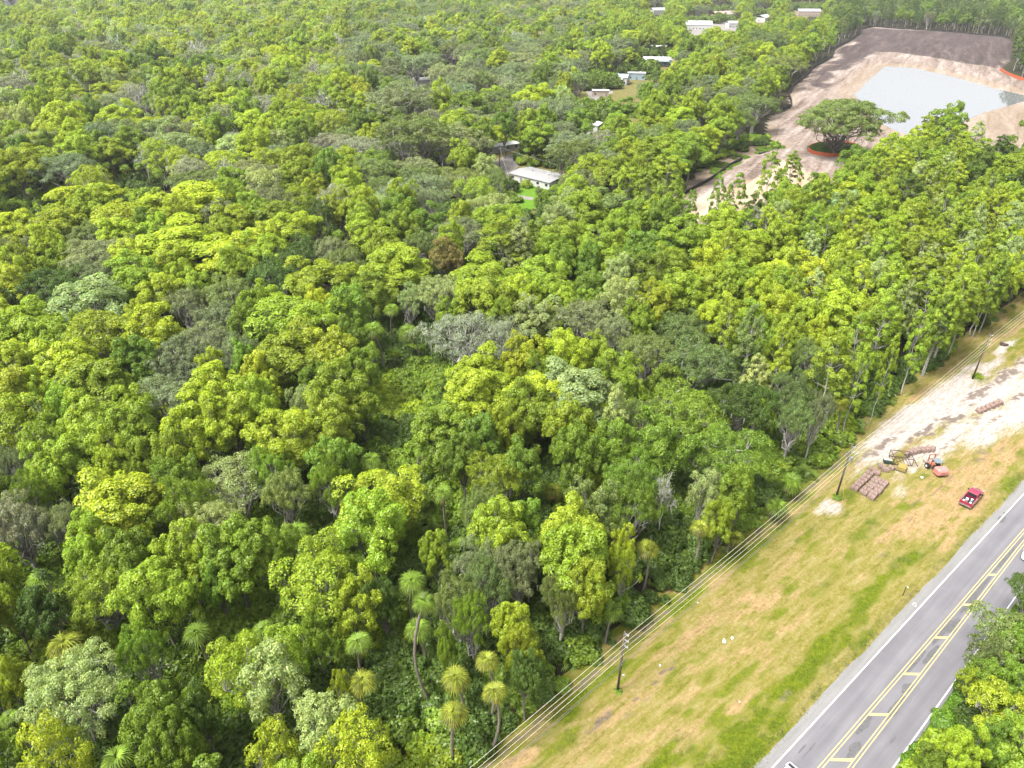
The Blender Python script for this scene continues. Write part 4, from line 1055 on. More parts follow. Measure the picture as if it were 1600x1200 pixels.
LAND = [('the maroon pickup', 1512, 782), ('the red forklift', 1460, 724), ('the pole beside the bales', 1318, 735), ('the pole on the near grass', 971, 1035), ('the far pole on the white sand', 1534, 555), ('the white bare tree', 1386, 556),
        ('the long grey-roofed home', 834, 276), ('the teal-walled house', 706, 286), ('the oak ringed by orange fence', 1318, 190), ('the pond', 1450, 150), ('the palms in the dark gap', 618, 545), ('the tall lone white-stemmed palm', 660, 735), ('the palm beside the wires', 1090, 850),
        ('the blue-fronted home', 1024, 90), ('the black silt fence', 1110, 280), ("the photo's lower left corner", 0, 1200), ("the photo's upper left corner", 0, 0), ("the photo's upper right corner", 1600, 0), ("the photo's lower right corner", 1600, 1200), ("the photo's left edge at mid-height", 0, 600),
        ("the photo's top edge at its middle", 800, 0), ("the photo's centre", 800, 600), ("the row of leaning palms", 215, 285), ('the reddish-topped tree', 695, 408), ("the bright yellow tree by the wires", 895, 860), ("the photo's right edge at a third down", 1600, 400),
        ("the cluster of four palms", 680, 1000), ("the leaning palm in the shade", 307, 990), ("the photo's bottom edge at its middle", 800, 1200), ("the photo's left edge three quarters down", 0, 900), ("the photo's left edge a quarter down", 0, 300), ("the small pink bare tree", 330, 75), ("the brown dead crown in the yard", 705, 70)]
def ordinal(n):
    w = ['', 'second ', 'third ', 'fourth ', 'fifth ', 'sixth ', 'seventh ', 'eighth ', 'ninth ', 'tenth ', 'eleventh ', 'twelfth ', 'thirteenth ', 'fourteenth ', 'fifteenth ', 'sixteenth ', 'seventeenth ', 'eighteenth ', 'nineteenth ', 'twentieth ']
    return w[n] if n < len(w) else {1: '%dst ', 2: '%dnd ', 3: '%drd '}.get((n + 1) % 10, '%dth ') % (n + 1)

# the trunk of a tree never stands on the verge
for t_ in trees:
    s, v = SV(t_[0], t_[1]); lim = float(treeline_v(s)) - 0.4
    if lim < v < 4: q = RD(s, lim); t_[0], t_[1] = q.x, q.y
    elif 4 <= v < 9.6: q = RD(s, 9.8); t_[0], t_[1] = q.x, q.y
info = []
for t_ in trees:
    px, py, d = PR(t_[0], t_[1], t_[3] * .68)
    info.append((px, py, d, t_[2] / d))
singles, rest = [], []
for k in KIND:
    ids = [i for i, t_ in enumerate(trees) if t_[5] == k]
    ids.sort(key=lambda i: -info[i][3] - (10 if trees[i][7] else 0))
    singles += ids[:300]; rest += ids[300:]
# a label that singles out each tree: its colour, its kind and its rank from the nearest landmark
S_PX = np.array([info[i][:2] for i in singles])
keys = [(trees[i][4], trees[i][5]) for i in singles]
labels = {}
for n, i in enumerate(singles):
    same = np.array([m for m, k in enumerate(keys) if k == keys[n]])
    best = None
    for name, lx, ly in LAND:
        d = np.hypot(S_PX[same, 0] - lx, S_PX[same, 1] - ly)
        me_ = math.hypot(S_PX[n, 0] - lx, S_PX[n, 1] - ly)
        r = int((d < me_ - 1e-6).sum()); sc = r + me_ / 90.0
        if best is None or sc < best[0]: best = (sc, r, name)
    labels[i] = '%s %s, %snearest such to %s' % (TWORD[keys[n][0]], KIND[keys[n][1]][1], ordinal(best[1]), best[2])
TREE_OBJ = []
def tone_of(c, rng_):
    a = TONE[c]; k = .80 + .40 * rng_.random(); h = rng_.gauss(0, .05)
    return [a[0] * k * (1 + h), a[1] * k, a[2] * k * (1 - h), 1.0]
rg = random.Random(77)
for i in singles:
    x, y, R, H, c, sh, pi, hand = trees[i]
    pr_ = P[sh][pi % len(P[sh])]
    sx = R / pr_.R; sz = H / pr_.H
    tone = tone_of(c, rg); rz = rg.random() * 6.283; sc = (sx * (.92 + .16 * rg.random()), sx * (.92 + .16 * rg.random()), sz)
    if sh == 'L': labels[i] = 'huge lone oak on bare sand inside the ring of orange fence'
    if info[i][2] < 175 or sh == 'L':
        o = empty(KIND[sh][0], (x, y, 0), rz); o.scale = sc
        link('trunk', pr_.trunk, o); cr_ = link('crown', pr_.crown, o); cr_['tone'] = tone
    else:
        o = link(KIND[sh][0], pr_.whole, None, (x, y, 0), rz); o.scale = sc; o['tone'] = tone
    tag(o, labels[i], KCAT[sh], KGROUP[sh])

# ---------------------------------------------------------------- scattering of what nobody could count
def scatter(name, rows, protos, label, cat, kind='stuff'):
    """rows: x, y, z, rot, sx, sy, sz, proto index, r, g, b"""
    rows = np.asarray(rows, float)
    me = bpy.data.meshes.new(name); me.vertices.add(len(rows)); me.vertices.foreach_set('co', np.ascontiguousarray(rows[:, :3], np.float32).ravel())
    def at(n, typ, key, arr): a = me.attributes.new(n, typ, 'POINT'); a.data.foreach_set(key, np.ascontiguousarray(arr).ravel())
    z = np.zeros(len(rows))
    at('rot', 'FLOAT_VECTOR', 'vector', np.stack([z, z, rows[:, 3]], -1).astype(np.float32))
    at('scl', 'FLOAT_VECTOR', 'vector', rows[:, 4:7].astype(np.float32))
    at('idx', 'INT', 'value', rows[:, 7].astype(np.int32))
    at('tone', 'FLOAT_COLOR', 'color', np.concatenate([rows[:, 8:11], np.ones((len(rows), 1))], -1).astype(np.float32))
    me.update()
    o = link(name, me)
    col = bpy.data.collections.new(name + '_shapes')
    for k, m in enumerate(protos):
        col.objects.link(bpy.data.objects.new('%s_shape_%02d' % (name, k), m))
    ng = bpy.data.node_groups.new(name, 'GeometryNodeTree')
    ng.interface.new_socket('Geometry', in_out='INPUT', socket_type='NodeSocketGeometry')
    ng.interface.new_socket('Geometry', in_out='OUTPUT', socket_type='NodeSocketGeometry')
    gi = ng.nodes.new('NodeGroupInput'); go = ng.nodes.new('NodeGroupOutput')
    ci = ng.nodes.new('GeometryNodeCollectionInfo'); ci.inputs['Collection'].default_value = col
    ci.inputs['Separate Children'].default_value = True; ci.inputs['Reset Children'].default_value = True
    ip = ng.nodes.new('GeometryNodeInstanceOnPoints'); ip.inputs['Pick Instance'].default_value = True
    def na(n, typ):
        q = ng.nodes.new('GeometryNodeInputNamedAttribute'); q.data_type = typ; q.inputs['Name'].default_value = n; return q.outputs['Attribute']
    L = ng.links.new
    L(gi.outputs[0], ip.inputs['Points']); L(ci.outputs[0], ip.inputs['Instance'])
    L(na('idx', 'INT'), ip.inputs['Instance Index']); L(na('rot', 'FLOAT_VECTOR'), ip.inputs['Rotation']); L(na('scl', 'FLOAT_VECTOR'), ip.inputs['Scale'])
    L(ip.outputs[0], go.inputs[0])
    md = o.modifiers.new('scatter', 'NODES'); md.node_group = ng
    tag(o, label, cat, None, kind)
    return o

# far forest: what is left of the near trees and everything beyond them
FP = []; FI = {}
for k in 'MXOQTB':
    FI[k] = (len(FP), len(P[k])); FP += [p_.whole for p_ in P[k]]
rows = []
def frow(x, y, R, H, c, sh, pi):
    p_ = P[sh][pi % len(P[sh])]; tn = tone_of(c, rg)
    rows.append([x, y, 0, rg.random() * 6.283, R / p_.R, R / p_.R, H / p_.H, FI[sh][0] + pi % len(P[sh])] + tn[:3])
for i in rest:
    x, y, R, H, c, sh, pi, hand = trees[i]; frow(x, y, R, H, c, sh, pi)
sp = 12.6; gx = np.arange(-1500, 1500, sp); gy = np.arange(180, 2300, sp)
GX, GY = np.meshgrid(gx, gy); GX = GX + rf.uniform(-.46, .46, GX.shape) * sp; GY = GY + rf.uniform(-.46, .46, GY.shape) * sp
GX, GY = GX.ravel(), GY.ravel()
px, py, dd = PR(GX, GY, 11.0)
ok = (dd > 0) & in_view(px, py, 70) & (np.hypot(GX, GY) >= NEAR_D - 2); GX, GY, px, py = GX[ok], GY[ok], px[ok], py[ok]
ok = forest_ok(GX, GY, .5); GX, GY, px, py = GX[ok], GY[ok], px[ok], py[ok]
RR = 4.8 + 4.2 * rf.random(len(GX)) ** 1.4; HH = 12.0 + 7.5 * rf.random(len(GX)) + .7 * RR
ok = ~blocked(GX, GY, RR, HH, lenient=.9)
for hx, hy, hr in HOMES: ok &= np.hypot(GX - hx, GY - hy) > hr + 3
hand = np.array([[t_[0], t_[1], t_[2]] for t_ in trees if t_[7] and math.hypot(t_[0], t_[1]) > NEAR_D - 25])
for hx, hy, hr in hand: ok &= np.hypot(GX - hx, GY - hy) > .85 * hr + 2.5
GX, GY, px, py, RR, HH = [a[ok] for a in (GX, GY, px, py, RR, HH)]
clump = fbm(GX / 38, GY / 38, 61, 3)
for i in range(len(GX)):
    c_, sh_ = zone(px[i], py[i], min(1, max(0, clump[i] * 1.3 - .15 + rf.normal() * .30)))
    k = 1.18 if sh_ in 'OQ' else (.72 if sh_ == 'T' else 1)
    frow(GX[i], GY[i], RR[i] * k, HH[i] * (.85 if sh_ in 'OQ' else 1.1 if sh_ == 'T' else 1), c_, sh_, int(rf.integers(99)))
scatter('distant_forest', rows, FP, 'mass of mixed green treetops filling the upper part of the photo', 'forest')
print('TREES singles', len(singles), 'rest', len(rest), 'far', len(rows), 'hand', N_HAND)

# undergrowth
rows = []
def sprinkle(x0, x1, y0, y1, n, dmax, dmin=0):
    X = rf.uniform(x0, x1, n); Y = rf.uniform(y0, y1, n)
    px, py, dd = PR(X, Y, 1.0)
    d = np.hypot(X, Y)
    ok = (px > -120) & (px < 1720) & (py < 1320) & (d < dmax) & (d >= dmin)
    s, v = SV(X, Y); ok &= (v < treeline_v(s) - .3) | (v > ry(20) + 5.2)
    ok &= poly_dist(X, Y, SITE) < -.5
    for q in OPEN_NP[:26]: ok &= ~inpoly(px, py, q)
    for hx, hy, hr in HOMES: ok &= np.hypot(X - hx, Y - hy) > hr + 1.5
    return X[ok], Y[ok]
for X, Y in (sprinkle(-160, 160, 20, 170, 16000, 165), sprinkle(-290, 290, 100, 400, 15000, 380, 165)):
    s, v = SV(X, Y); edge = treeline_v(s) - v
    dk = fbm(X / 9, Y / 9, 71, 3)
    for i in range(len(X)):
        u = rf.random()
        kind = 4 + int(rf.integers(2)) if u < (.34 if 0 < edge[i] < 9 else .10) else int(rf.integers(4))
        a = TONE['D'] if dk[i] < .50 else TONE['G'] if dk[i] < .66 else TONE['M']
        if kind >= 4: a = (.10, .15, .025)
        k = .8 + .5 * rf.random(); z = .75 + .8 * rf.random()
        if 0 < edge[i] < 1.6: z *= .5
        rows.append([X[i], Y[i], 0, rf.random() * 6.283, z * 1.15, z * 1.15, z * (.8 + .7 * rf.random()), kind, a[0] * k, a[1] * k, a[2] * k])
for hx, hy, hr in HOMES:                                     # thickets behind the farther homes
    if hy < 360: continue
    for i in range(46):
        z = 2.2 + 2.2 * rf.random(); x_ = hx + rf.uniform(-1.5, 1.5) * hr + hx / hy * hr; y_ = hy + hr * 1.0 + 4 + rf.random() * 26; k = .8 + .4 * rf.random()
        rows.append([x_, y_, 0, rf.random() * 6.283, z, z, z * 1.2, int(rf.integers(4)), .09 * k, .14 * k, .015 * k])
# hedge of bright low growth on the far side of the road
for i in range(420):
    s = rf.uniform(-14, 60); v = ry(s) + 4.6 + rf.random() ** 1.3 * 5
    q = RD(s, v); k = .8 + .4 * rf.random(); z = .55 + .5 * rf.random()
    rows.append([q.x, q.y, 0, rf.random() * 6.283, z, z, z * .8, int(rf.integers(4)), .085 * k, .165 * k, .014 * k])
scatter('undergrowth', rows, [p_.whole for p_ in P['S'] + P['W']], 'dark green shrubs and saw palmetto growing under the trees', 'undergrowth')

# grass tufts on the verge
def tuft(seed, n=16, h=.24, spread=.22):
    rng = np.random.default_rng(seed)
    b = rng.normal(size=(n, 3)) * np.array([spread, spread, 0]); a = rng.random(n) * 6.283
    d = np.stack([np.cos(a), np.sin(a), 0 * a], -1); side = np.stack([-np.sin(a), np.cos(a), 0 * a], -1) * .022
    hh = (h * (.5 + .8 * rng.random(n)))[:, None]; tip = b + d * hh * .7 + np.array([0, 0, 1]) * hh
    v = np.stack([b - side, b + side, tip], 1).reshape(-1, 3)
    return np_mesh('grass_tuft', v, np.arange(3 * n).reshape(n, 3), [M['leaf']], None, {'lv': .7 + .6 * rng.random(n), 'hv': rng.random(n) * .6})
rows = []
n = 52000
S_ = rf.uniform(-35, 125, n); V_ = rf.uniform(-27, -1.5, n)
ok = V_ > treeline_v(S_) - .8; S_, V_ = S_[ok], V_[ok]
mk, mb_ = verge_masks(S_, V_, None, None)
u = rf.random(len(S_))
dens = np.clip(.55 + .45 * mk[:, 0] - 1.1 * mk[:, 1] - .75 * mk[:, 2] - .5 * mb_, 0, 1); ok = u < dens
S_, V_, mk = S_[ok], V_[ok], mk[ok]
fb = fbm(S_ / 3.5, V_ / 1.2, 88)
for i in range(len(S_)):
    L_, H_ = mk[i, 0], mk[i, 2]
    g = np.clip(L_ + (fb[i] - .5) * 1.3 - .7 * H_ - .04, 0, 1)
    a = np.array([.14, .12, .05]) * (1 - g) + np.array([.10, .150, .010]) * g
    if H_ > .5: a = np.array([.19, .145, .07])
    k = .75 + .5 * rf.random(); z = .55 + .5 * rf.random() + .35 * L_
    q = RD(S_[i], V_[i]); rows.append([q.x, q.y, .07, rf.random() * 6.283, z, z, z * (.45 + .4 * g), int(rf.integers(3)), *(a * k)])
scatter('grass', rows, [tuft(1), tuft(2), tuft(3, 20, .18, .3)], 'short patchy grass of the roadside verge', 'grass')
print('GRASS', len(rows))

# ---------------------------------------------------------------- palms
PC = [palm_crown(700 + i) for i in range(5)]
for n, (a, b, c, d, w, lab) in enumerate(PALMS):
    if c is not None:
        base = G(c, d); h = 4.0
        while PR(base.x, base.y, h)[1] > b and h < 26: h += .1
        top = G(a, b, h)
        k_ = (top.xy - base.xy).length
        if k_ > h * .45: top = Vector((base.x, base.y, h)) + (top - Vector((base.x, base.y, h))) * (h * .45 / k_)
    else:
        h = 8.0 + 3.5 * rg.random()
        if 'low ' in lab or 'clump' in lab or 'palmetto' in lab: h = 3.2
        top = G(a, b, h); base = Vector((top.x + rg.gauss(0, .5), top.y + rg.gauss(0, .5), 0))
        s, v = SV(base.x, base.y)
        lim = float(treeline_v(s)) - .3
        if v > lim: base = RD(s, lim)
    dep = PR(top.x, top.y, h)[2]; r_ = w * dep / CAM_F / 2
    o = empty('palm_tree', base)
    wd = Wood(); L = top - base
    tt = np.linspace(0, 1, 8); bow = rg.gauss(0, .05) * L.z
    path = np.stack([L.x * tt ** 1.5 + bow * np.sin(tt * 3.14), L.y * tt ** 1.5, L.z * tt - .2 * (1 - tt)], -1)
    wd.tube(path, np.array([.26, .19, .17, .165, .16, .16, .19, .24]) * (1 if h > 5 else 1.2), 8)
    wv, wq = wd.get()
    tme = np_mesh('palm_trunk', wv, wq, [M['palm_bark']]); tme.polygons.foreach_set('use_smooth', [True] * len(wq))
    link('trunk', tme, o)
    cr_ = link('crown', PC[n % 5], o, L, rg.random() * 6.283)
    k = r_ / 1.95; cr_.scale = (k, k, k * 1.0)
    f = .85 + .3 * rg.random(); gold = 1.35 if ('gold' in lab or 'yellow' in lab or 'orange' in lab) else 1.0
    cr_['tone'] = [.098 * f * gold, .148 * f, .018 * f, 1.0]
    tag(o, lab, 'palm', 'palms of the forest')
# ================================================================ poles and wires
def utility_pole(px, py, h, label, arms, rz=0.0, trafo=False, r=.17):
    b = G(px, py)
    o = empty('utility_pole', b, rz)
    MB().tube([(0, 0, -.3), (0, 0, h * .5), (0, 0, h)], [r, r * .85, r * .62], 10).build('pole', M['wood_pole'], o, smooth=True)
    for (z, x, kind) in arms:
        if kind == 'pin':                                   # steel bracket with a pale insulator
            MB().box((x / 2, 0, z), (abs(x), .07, .09)).box((x / 2, 0, z - .16), (abs(x) * .8, .05, .06)).build('bracket', M['steel'], o)
            MB().tube([(x, 0, z - .12), (x, 0, z), (x, 0, z + .1), (x, 0, z + .26)], [.05, .11, .09, .04], 8).build('insulator', M['white'], o)
        elif kind == 'spool':
            MB().box((x / 2, 0, z), (abs(x), .12, .16)).build('cable_clamp', M['steel'], o)
    if trafo:
        MB().tube([(.45, 0, h - 2.0), (.45, 0, h - 1.9), (.45, 0, h - .95), (.45, 0, h - .85)], [.26, .30, .30, .2], 12).build('transformer', M['steel'], o, smooth=True)
        MB().tube([(-.4, 0, h - 1.8), (-.4, 0, h - 1.0)], [.24, .24], 12).build('transformer', M['steel'], o, smooth=True)
        MB().box((0, 0, h - .35), (2.2, .12, .12)).build('crossarm', M['wood_pole'], o)
    tag(o, label, 'utility pole', 'wooden utility poles')
    return o
ARMS = [(10.75, .55, 'pin'), (9.75, .62, 'pin'), (8.75, .62, 'pin'), (7.1, .2, 'spool'), (5.7, .18, 'spool'), (5.25, .18, 'spool')]
PB = [G(965, 1080), G(1306, 778), G(1519, 593)]
AX = ROAD_A - math.pi / 2                                  # brackets reach towards the road
utility_pole(965, 1080, 11.0, 'wooden pole with white insulators on the near grass', ARMS, AX)
o = utility_pole(1306, 778, 11.2, 'wooden pole standing left of the brown bales', ARMS, AX)
MB().tube([(0, 0, 8.3), (.5, 0, 8.3)], [.05, .05], 6).tube([(.55, 0, 7.9), (.55, 0, 8.8)], [.22, .22], 10).build('transformer', M['steel'], o)
MB().tube([(1.5, -.6, 0.05), (.1, 0, 6.0)], [.022, .022], 5).build('guy_guard', M['road_yellow'], o)
utility_pole(1519, 593, 11.2, 'wooden pole farthest along the wires, on the white sand', ARMS, AX)
step = (PB[2] - PB[0]) / 2
ends = [PB[0] - step * 1.02, PB[0], PB[1], PB[2], PB[2] + step * 1.02, PB[2] + step * 2.04]
side = Vector((math.cos(AX), math.sin(AX), 0))
for (z, x, kind), lab in zip(ARMS, ['topmost bright wire strung along the verge poles', 'second bright wire from the top along the verge poles', 'third bright wire from the top along the verge poles', 'yellowish fourth wire hung below the three bright ones', 'grey upper cable hung low on the verge poles', 'grey lowest cable on the verge poles']):
    pts = []
    for a, b in zip(ends[:-1], ends[1:]):
        for k in range(14):
            u = k / 14.0; p_ = a.lerp(b, u) + side * x
            pts.append((p_.x, p_.y, z + (.28 if kind == 'pin' else 0) - 4 * (.55 if kind == 'pin' else .75) * u * (1 - u)))
    MBw = MB().tube(pts, .023 if z > 6 else .022, 5)
    w = MBw.build('power_wire' if z > 6 else 'telephone_cable', M['wire'] if z > 6 else M['cable'])
    tag(w, lab, 'wire', 'wires along the verge poles')
v1 = utility_pole(781, 268, 10.5, 'dark pole with transformers behind the long grey roofed home', [], .4, True, .2)
v2 = utility_pole(795, 316, 9.5, 'thin grey pole on the lawn before the long grey roofed home', [], 0, False, .16)
a, b = G(781, 268) + Vector((0, 0, 10)), G(795, 316) + Vector((0, 0, 9.2))
for q0, q1, lab in ((a, b, 'thin wire between the two poles by the long grey roofed home'), (a, G(860, 268) + Vector((0, 0, 4)), 'thin service wire reaching the long grey roofed home'), (a, G(690, 262) + Vector((0, 0, 9)), 'thin wire leading left from the transformer pole')):
    pts = [q0.lerp(q1, k / 10) - Vector((0, 0, 2.4 * (k / 10) * (1 - k / 10))) for k in range(11)]
    tag(MB().tube(pts, .035, 4).build('power_wire', M['wire']), lab, 'wire', 'wires in the village')

# ================================================================ homes among the trees
HM = {'wall_white': plain('white_siding', (.70, .70, .68), .6, var=.06), 'wall_teal': plain('teal_siding', (.06, .42, .42), .6, var=.08), 'wall_blue': plain('pale_blue_siding', (.42, .55, .62), .6, var=.06), 'wall_beige': plain('beige_siding', (.55, .45, .37), .7, var=.1),
      'roof_grey': plain('weathered_metal_roof', (.43, .43, .43), .55, .2, var=.16, scale=1.5), 'roof_white': plain('white_metal_roof', (.70, .70, .69), .5, .1, var=.08, scale=1.5), 'roof_blue': plain('pale_blue_metal_roof', (.45, .60, .66), .5, .1, var=.08), 'roof_pink': plain('faded_pink_roof', (.50, .36, .32), .7, var=.15), 'trim': plain('grey_trim', (.30, .30, .30), .6)}
def home(pxa, pya, L, W, Hh, rz, wall, roof, label, gable=.55, awning=None, overhang=.35, name='mobile_home', cat='mobile home'):
    b = G(pxa, pya); o = empty(name, b, rz)
    wm, rm = HM[wall], HM[roof]
    MB().box((0, 0, Hh / 2), (L, W, Hh)).build('wall', wm, o)
    l, w = L / 2 + overhang, W / 2 + overhang; mb = MB(); t_ = .12
    mb.add([(-l, -w, Hh + .02), (l, -w, Hh + .02), (l, 0, Hh + gable), (-l, 0, Hh + gable), (-l, w, Hh + .02), (l, w, Hh + .02),
            (-l, -w, Hh + .02 + t_), (l, -w, Hh + .02 + t_), (l, 0, Hh + gable + t_), (-l, 0, Hh + gable + t_), (-l, w, Hh + .02 + t_), (l, w, Hh + .02 + t_)],
           [(6, 7, 8, 9), (9, 8, 11, 10), (1, 0, 3, 2), (2, 3, 4, 5), (0, 1, 7, 6), (5, 4, 10, 11), (0, 6, 9, 3), (3, 9, 10, 4), (1, 2, 8, 7), (2, 5, 11, 8)])
    rf_ = mb.build('roof', rm, o)
    MB().tube([(-L * .18, 0, Hh + gable * .8), (-L * .18, 0, Hh + gable + .7)], .14, 8).build('roof_vent', HM['trim'], rf_)
    MB().box((L * .2, .2, Hh + gable + .22), (1.0, .8, .5)).build('air_vent', HM['roof_white'], rf_)
    mb = MB()
    n = max(6, int(L / 1.1))
    for k in range(n):                                       # standing seams of the roof sheets
        x = -l + (k + .5) * 2 * l / n
        for sg in (-1, 1):
            mb.add([(x - .04, sg * w, Hh + .02 + t_ + .01), (x + .04, sg * w, Hh + .02 + t_ + .01), (x + .04, 0, Hh + gable + t_ + .05), (x - .04, 0, Hh + gable + t_ + .05)], [(0, 1, 2, 3)])
    mb.build('roof_seam', rm, rf_)
    for sg in (-1, 1):
        for k in range(max(2, int(L / 3.6))):
            x = -L / 2 + 1.7 + k * (L - 3.2) / max(1, int(L / 3.6) - 1)
            if sg == -1 and k == 1:
                d_ = MB().box((x, sg * (W / 2 + .02), 1.05), (.95, .08, 2.05)).build('door', HM['trim'], o)
                MB().box((x + .35, sg * (W / 2 + .09), 1.05), (.08, .06, .12)).build('handle', M['steel'], d_); continue
            wdw = MB().box((x, sg * (W / 2 + .02), 1.65), (1.25, .07, 1.0)).build('window', HM['trim'], o)
            MB().box((x, sg * (W / 2 + .045), 1.65), (1.1, .07, .84)).build('pane', M['glass'], wdw)
    for sg in (-1, 1):
        wdw = MB().box((sg * (L / 2 + .02), 0, 1.7), (.07, 1.5, 1.0)).build('window', HM['trim'], o)
        MB().box((sg * (L / 2 + .045), 0, 1.7), (.07, 1.3, .84)).build('pane', M['glass'], wdw)
    if awning:
        side_, dep, mt = awning
        yy = side_ * (W / 2 + dep / 2 + .1)
        MB().box((0, yy, Hh - .35), (L * .8, dep, .1), 0, 0, 1.0, side_ * -.08).build('awning', HM[mt], o)
        for x in (-L * .38, 0, L * .38):
            MB().tube([(x, side_ * (W / 2 + dep - .1), 0), (x, side_ * (W / 2 + dep - .1), Hh - .45)], .06, 6).build('awning_post', M['steel'], o)
    tag(o, label, cat, 'homes among the trees')
    return o
h1a, h1b = G(796, 271, 2.7), G(858, 286, 2.7); rz1 = math.atan2(h1b.y - h1a.y, h1b.x - h1a.x)
o = home(834, 284, (h1b - h1a).length, 12.5, 2.7, rz1, 'wall_white', 'roof_grey', 'long white home with a weathered grey metal roof beside the lawn', .7)
c_ = (h1a + h1b) / 2 + Vector((-math.sin(rz1), math.cos(rz1), 0)) * 6.4; o.location = (c_.x, c_.y, 0)
home(706, 288, 7.5, 6.5, 3.0, .35, 'wall_teal', 'roof_white', 'small teal walled house with a white roof among grey oaks', .5)
home(782, 236, 17, 5, 2.7, .62, 'wall_white', 'roof_white', 'long white home half under the oaks behind the driveway bend')
home(880, 221, 11, 6, 2.9, -.4, 'wall_white', 'roof_white', 'white home behind the pale half bare tree')
home(928, 204, 9, 6, 3.2, 1.2, 'wall_white', 'roof_white', 'white home at the lower end of the pale lane')
home(945, 229, 7, 5, 2.8, -.3, 'wall_blue', 'roof_white', 'low white roof right of the pale half bare tree')
home(933, 246, 5, 4, 2.6, -.2, 'wall_beige', 'roof_white', 'tiny white roofed shed under lime trees', name='shed', cat='shed')
home(1024, 83, 23, 12, 4.6, -.12, 'wall_white', 'roof_white', 'white home standing directly behind the blue fronted home', 1.6)
home(1026, 102, 22, 12, 4.6, -.1, 'wall_blue', 'roof_white', 'home with a pale blue front beside a yellow tree', 1.6, (-1, 4, 'roof_blue'))
home(954, 130, 24, 13, 4.6, -.3, 'wall_white', 'roof_blue', 'white mobile home with a pale blue roof beside the lane', 1.6, (-1, 3.5, 'roof_white'))
home(994, 124, 12, 6, 4.4, -.12, 'wall_blue', 'roof_white', 'blue grey shed right of the yellow tree', .4, name='shed', cat='shed')
home(938, 150, 10, 5, 3.4, -.08, 'wall_beige', 'roof_white', 'beige trailer parked by the bend of the lane', .25, name='trailer', cat='trailer')
home(1028, 22, 22, 16, 5.5, .3, 'wall_white', 'roof_white', 'farthest white house touching the top edge, left one', 2.5, name='house', cat='house')
home(1090, 46, 30, 16, 5.5, -.15, 'wall_white', 'roof_white', 'wide white gabled house below the top edge', 3.5, name='house', cat='house')
home(1128, 29, 34, 18, 5.5, .5, 'wall_beige', 'roof_pink', 'house with a faded pink roof near the top edge', 3.5, name='house', cat='house')
home(1147, 43, 18, 12, 5, .1, 'wall_white', 'roof_white', 'white house just below the pink roofed one', 2, name='house', cat='house')
home(1191, 34, 24, 16, 5.5, .9, 'wall_white', 'roof_white', 'slanting white roof near the top edge, right of a palm', 2.5, name='house', cat='house')
home(1262, 25, 30, 16, 6, -.1, 'wall_beige', 'roof_grey', 'largest pale building at the top edge beside the site trees', 3, name='house', cat='house')
home(659, 135, 11, 10, 4.4, .2, 'wall_white', 'roof_grey', 'white porch house among the grey oaks left of the village', 1.2, name='house', cat='house')
home(617, 115, 8, 7, 3.2, .3, 'wall_teal', 'wall_teal', 'turquoise roofed hut deep among the trees', .6, name='hut', cat='hut')
home(702, 98, 13, 8, 3, -.2, 'wall_white', 'roof_pink', 'pink roofed home beside the brown dead crown', 1.0)
home(767, 146, 8, 6, 3, .1, 'wall_white', 'roof_white', 'small white shed below the pale oaks', .6, name='shed', cat='shed')
home(14, 11, 28, 18, 10, .2, 'wall_white', 'roof_white', 'white building in the upper left corner', 2, name='house', cat='house')

# garden shrubs on the lawn
for (px, py, R, H, c, lab) in ((1308, 779, .9, .9, 'G', 'small green bush at the foot of the pole by the bales'), (1526, 590, 1.3, 1.2, 'M', 'green bush at the foot of the pole on the sand'), (966, 1081, .6, .5, 'G', 'low green tuft at the foot of the near pole'), (823, 293, 2.6, 3.4, 'M', 'round clipped shrub against the wall of the long grey roofed home'), (798, 300, 3.6, 6.5, 'D', 'tall dark bush left of the lawn'), (842, 304, 2.0, 3.4, 'E', 'twiggy grey bush on the lawn'), (806, 316, 2.8, 2.6, 'G', 'low bush beside the thin pole on the lawn')):
    pr_ = P['S'][int(px) % 4]; b = G(px, py)
    o = empty('garden_shrub', b, px); o.scale = (R / pr_.R, R / pr_.R, H / pr_.H)
    link('stem', pr_.trunk, o); l = link('foliage', pr_.crown, o); l['tone'] = list(TONE[c]) + [1.0]
    tag(o, lab, 'shrub', 'garden shrubs')

# ================================================================ fences of the site
def ribbon(name, pts, h, mat, label, cat, th=.12, wob=.0, posts=0, group=None, z0=0.0):
    rg_ = random.Random(3); fine = []
    for a, b in zip(pts[:-1], pts[1:]):
        n = max(1, int((b - a).length / 4))
        fine += [a.lerp(b, k / n) for k in range(n)]
    fine.append(pts[-1])
    for _ in range(2): fine = [fine[0]] + [(fine[i - 1] + fine[i] * 2 + fine[i + 1]) / 4 for i in range(1, len(fine) - 1)] + [fine[-1]]
    o = empty(name, fine[0]); b0 = Vector(fine[0]); mb = MB(); secs = []
    for i, p_ in enumerate(fine):
        d = (fine[min(i + 1, len(fine) - 1)] - fine[max(i - 1, 0)]).normalized(); n_ = Vector((-d.y, d.x, 0))
        q = p_ - b0; hh = h * (1 + wob * (rg_.random() - .5)); q.z = z0
        secs.append([q - n_ * th, q + n_ * th, q + n_ * th + Vector((0, 0, hh)), q - n_ * th + Vector((0, 0, hh))])
    mb.loft(secs).build('fabric', mat, o)
    k = 0
    for i in range(0, len(fine), 6):
        q = fine[i] - b0; MB().box((q.x, q.y, z0 + h * .55), (.32, .32, h * 1.2)).build('stake', M['wood_pole'], o); k += 1
    tag(o, label, cat, group)
    return o
SF = [(1030, 360), (1052, 318), (1064, 304), (1078, 295), (1090, 289), (1106, 281), (1124, 268), (1140, 256), (1157, 248)]
ribbon('silt_fence', [G(a_ + 2, b_ + 3) for a_, b_ in SF], 1.5, M['silt'], 'black silt fence curving along the sandy corner of the site', 'silt fence', group='black silt fences')
